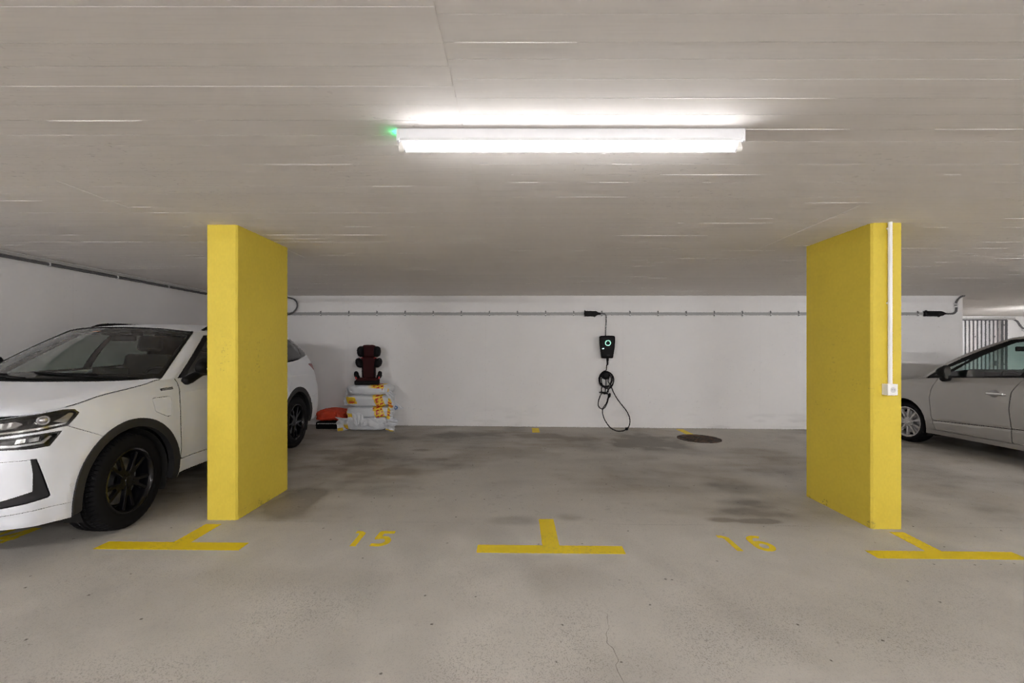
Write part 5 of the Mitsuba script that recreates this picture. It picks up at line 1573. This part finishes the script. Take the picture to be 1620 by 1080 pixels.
obj('round_mark', on_wall(Point(0, 0).buffer(.034).difference(Point(0, 0).buffer(.016)), .004, -2.135, fz + .342, 7.872), 'm_blue', s5, smooth=False)

# the red bundle on a black tray
tr = thing('storage_tray', 'low black tray on the floor under the red bundle', 'tray')
x0, x1, y0, y1 = -3.44, -2.98, 7.60, 7.98
zf = float(floor_z(-3.2, 7.75))
obj('body', cbox((x1 - x0, y1 - y0, .125), ((x0 + x1) / 2, (y0 + y1) / 2, zf + .064), .02, 2), 'm_black', tr, smooth=30)
obj('pale_edge', cbox((x1 - x0 - .02, .006, .010), ((x0 + x1) / 2 + .02, y0 - .001, zf + .095), .002), 'm_pale', tr, smooth=False)
bsdf('m_red_cloth', {'type': 'principled', 'base_color': {'type': 'mesh_attribute', 'name': 'vertex_color'}, 'roughness': 0.6, 'sheen': 0.4})
m, q = bag_mesh(((x0 + x1) / 2, (y0 + y1) / 2, zf + .232), (x1 - x0, .36, .18), 44, .015, wr=2.4)
P = np.array(m.vertices)
col = np.array([.52, .045, .014]) * (.7 + .6 * meshkit.fbm(P * 9, 3, 3))[:, None]
col[(meshkit.fbm(P * [5, 5, 9], 3, 8) - .10 * q[:, 2] > .56) & (q[:, 2] < .3)] = (.05, .012, .01)
obj('red_bundle', {**mikit.ply(m, 'm_red_cloth', smooth=True, color=np.clip(col, 0, 1))}, None, None, 'crumpled bright red fabric bundle on the black tray beside the sacks', 'cloth bundle')

# the child seat
plain('m_seat_black', (0.0045, 0.0045, 0.0055), 0.8, specular=0.2)
plain('m_seat_maroon', (0.026, 0.0028, 0.0035), 0.8, specular=0.2)
plain('m_seat_red', (0.42, 0.03, 0.03), 0.5)
cs = thing('child_seat', 'black and dark red child car seat sitting on top of the sacks', 'child seat')
sx, sy, sz = -2.545, 7.62, fz + .790


def pad(poly, d, y, x=sx, z=0.0, r=.022):
    """A cushion: an outline seen from the front with a rounded front face."""
    for k in (.05, .03, .016):
        q_ = poly.buffer(.4 * k).buffer(-1.4 * k)
        if q_.geom_type == 'Polygon' and not q_.is_empty:
            poly = q_.buffer(k, quad_segs=8)
            break
    gp, gf = grid_clip(poly, .009)
    h = np.array([min(poly.exterior.distance(Point(*k)), r * 2) for k in gp])
    dep = d * np.sqrt(np.clip(1 - (1 - h / (2 * r)) ** 2, 0, 1))
    fr = np.stack([x + gp[:, 0], y - dep, z + gp[:, 1]], 1)
    bk = np.stack([x + gp[:, 0], y + dep * .25 + .01, z + gp[:, 1]], 1)
    n_ = len(gp)
    return trimesh.Trimesh(np.vstack([fr, bk]), np.vstack([gf, gf[:, ::-1] + n_]), process=False)


rp = lambda a, b, c, d, r=.03: sbox(a, b, c, d).buffer(-r).buffer(r, quad_segs=6)
LEANY = lambda z: sy + .10 + .16 * (z - sz)
back = Polygon([(-.105, .08), (.105, .08), (.11, .30), (.13, .45), (-.13, .45), (-.11, .30)])
obj('backrest', pad(back.buffer(.01), .05, LEANY(sz + .28), z=sz), 'm_seat_maroon', cs, smooth=50)
headp = Polygon([(-.115, .445), (.115, .445), (.13, .56), (.115, .655), (.06, .668), (-.06, .668), (-.115, .655), (-.13, .56)]).buffer(-.01).buffer(.01)
obj('headrest', pad(headp, .05, LEANY(sz + .55), z=sz), 'm_seat_maroon', cs, smooth=50)
for s in (-1, 1):
    hw_ = aff.scale(Polygon([(.075, .465), (.13, .445), (.185, .475), (.203, .54), (.195, .61), (.16, .642), (.085, .650)]).buffer(-.012).buffer(.012), s, 1, origin=(0, 0))
    obj('head_wing', pad(hw_, .15, LEANY(sz + .55) - .01, z=sz, r=.03), 'm_seat_black', cs, smooth=50)
    sw_ = aff.scale(Polygon([(.085, .285), (.14, .262), (.195, .285), (.222, .34), (.224, .40), (.205, .435), (.165, .44), (.10, .40)]).buffer(-.012).buffer(.012), s, 1, origin=(0, 0))
    obj('shoulder_wing', pad(sw_, .17, LEANY(sz + .36) - .01, z=sz, r=.03), 'm_seat_black', cs, smooth=50)
    obj('side_strap', pad(aff.scale(Polygon([(.08, .09), (.105, .09), (.11, .31), (.085, .31)]), s, 1, origin=(0, 0)), .055, LEANY(sz + .2), z=sz, r=.01), 'm_seat_black', cs, smooth=50)
    ar = aff.scale(Polygon([(.150, .08), (.205, .095), (.228, .14), (.226, .19), (.205, .228), (.178, .225), (.165, .19), (.158, .15), (.135, .12)]).buffer(-.006).buffer(.006), s, 1, origin=(0, 0))
    am = pad(ar, .05, sy - .02, z=sz, r=.02)
    obj('armrest', cat_mesh([am, move(am, (0, .09, -.01)), move(am, (0, .045, -.003))]), 'm_seat_black', cs, smooth=50)
    tri = aff.scale(Polygon([(.165, .075), (.20, .085), (.20, .125), (.175, .115)]), s, 1, origin=(0, 0))
    obj('red_trim', pad(tri, .012, sy - .073, z=sz, r=.008), 'm_seat_red', cs, smooth=50, label='small red trim')
    t2 = aff.scale(Polygon([(.09, .430), (.15, .436), (.15, .447), (.09, .444)]), s, 1, origin=(0, 0))
    obj('red_trim', pad(t2, .02, LEANY(sz + .44) - .12, z=sz, r=.006), 'm_seat_red', cs, smooth=50, label='small red trim')
cush = cbox((.37, .36, .105), (sx, sy - .02, sz + .045), .045, 3)
obj('seat_cushion', cush, 'm_seat_maroon', cs, smooth=50)
obj('cushion_edge', pad(rp(-.205, -.012, .205, .07), .06, sy - .16, z=sz), 'm_seat_black', cs, smooth=50)
obj('white_tag', on_wall(sbox(-.020, -.006, .020, .006), .003, sx + .012, sz + .405, LEANY(sz + .4) - .05), 'm_white', cs, smooth=False)

# the seat is turned a little towards the drive
ST = T().translate([sx, sy, 0]).rotate([0, 0, 1], 13).translate([-sx, -sy, 0])
for k in [k for k in scene if k.startswith(cs + '__')]:
    scene[k] = {**scene[k], 'to_world': ST}
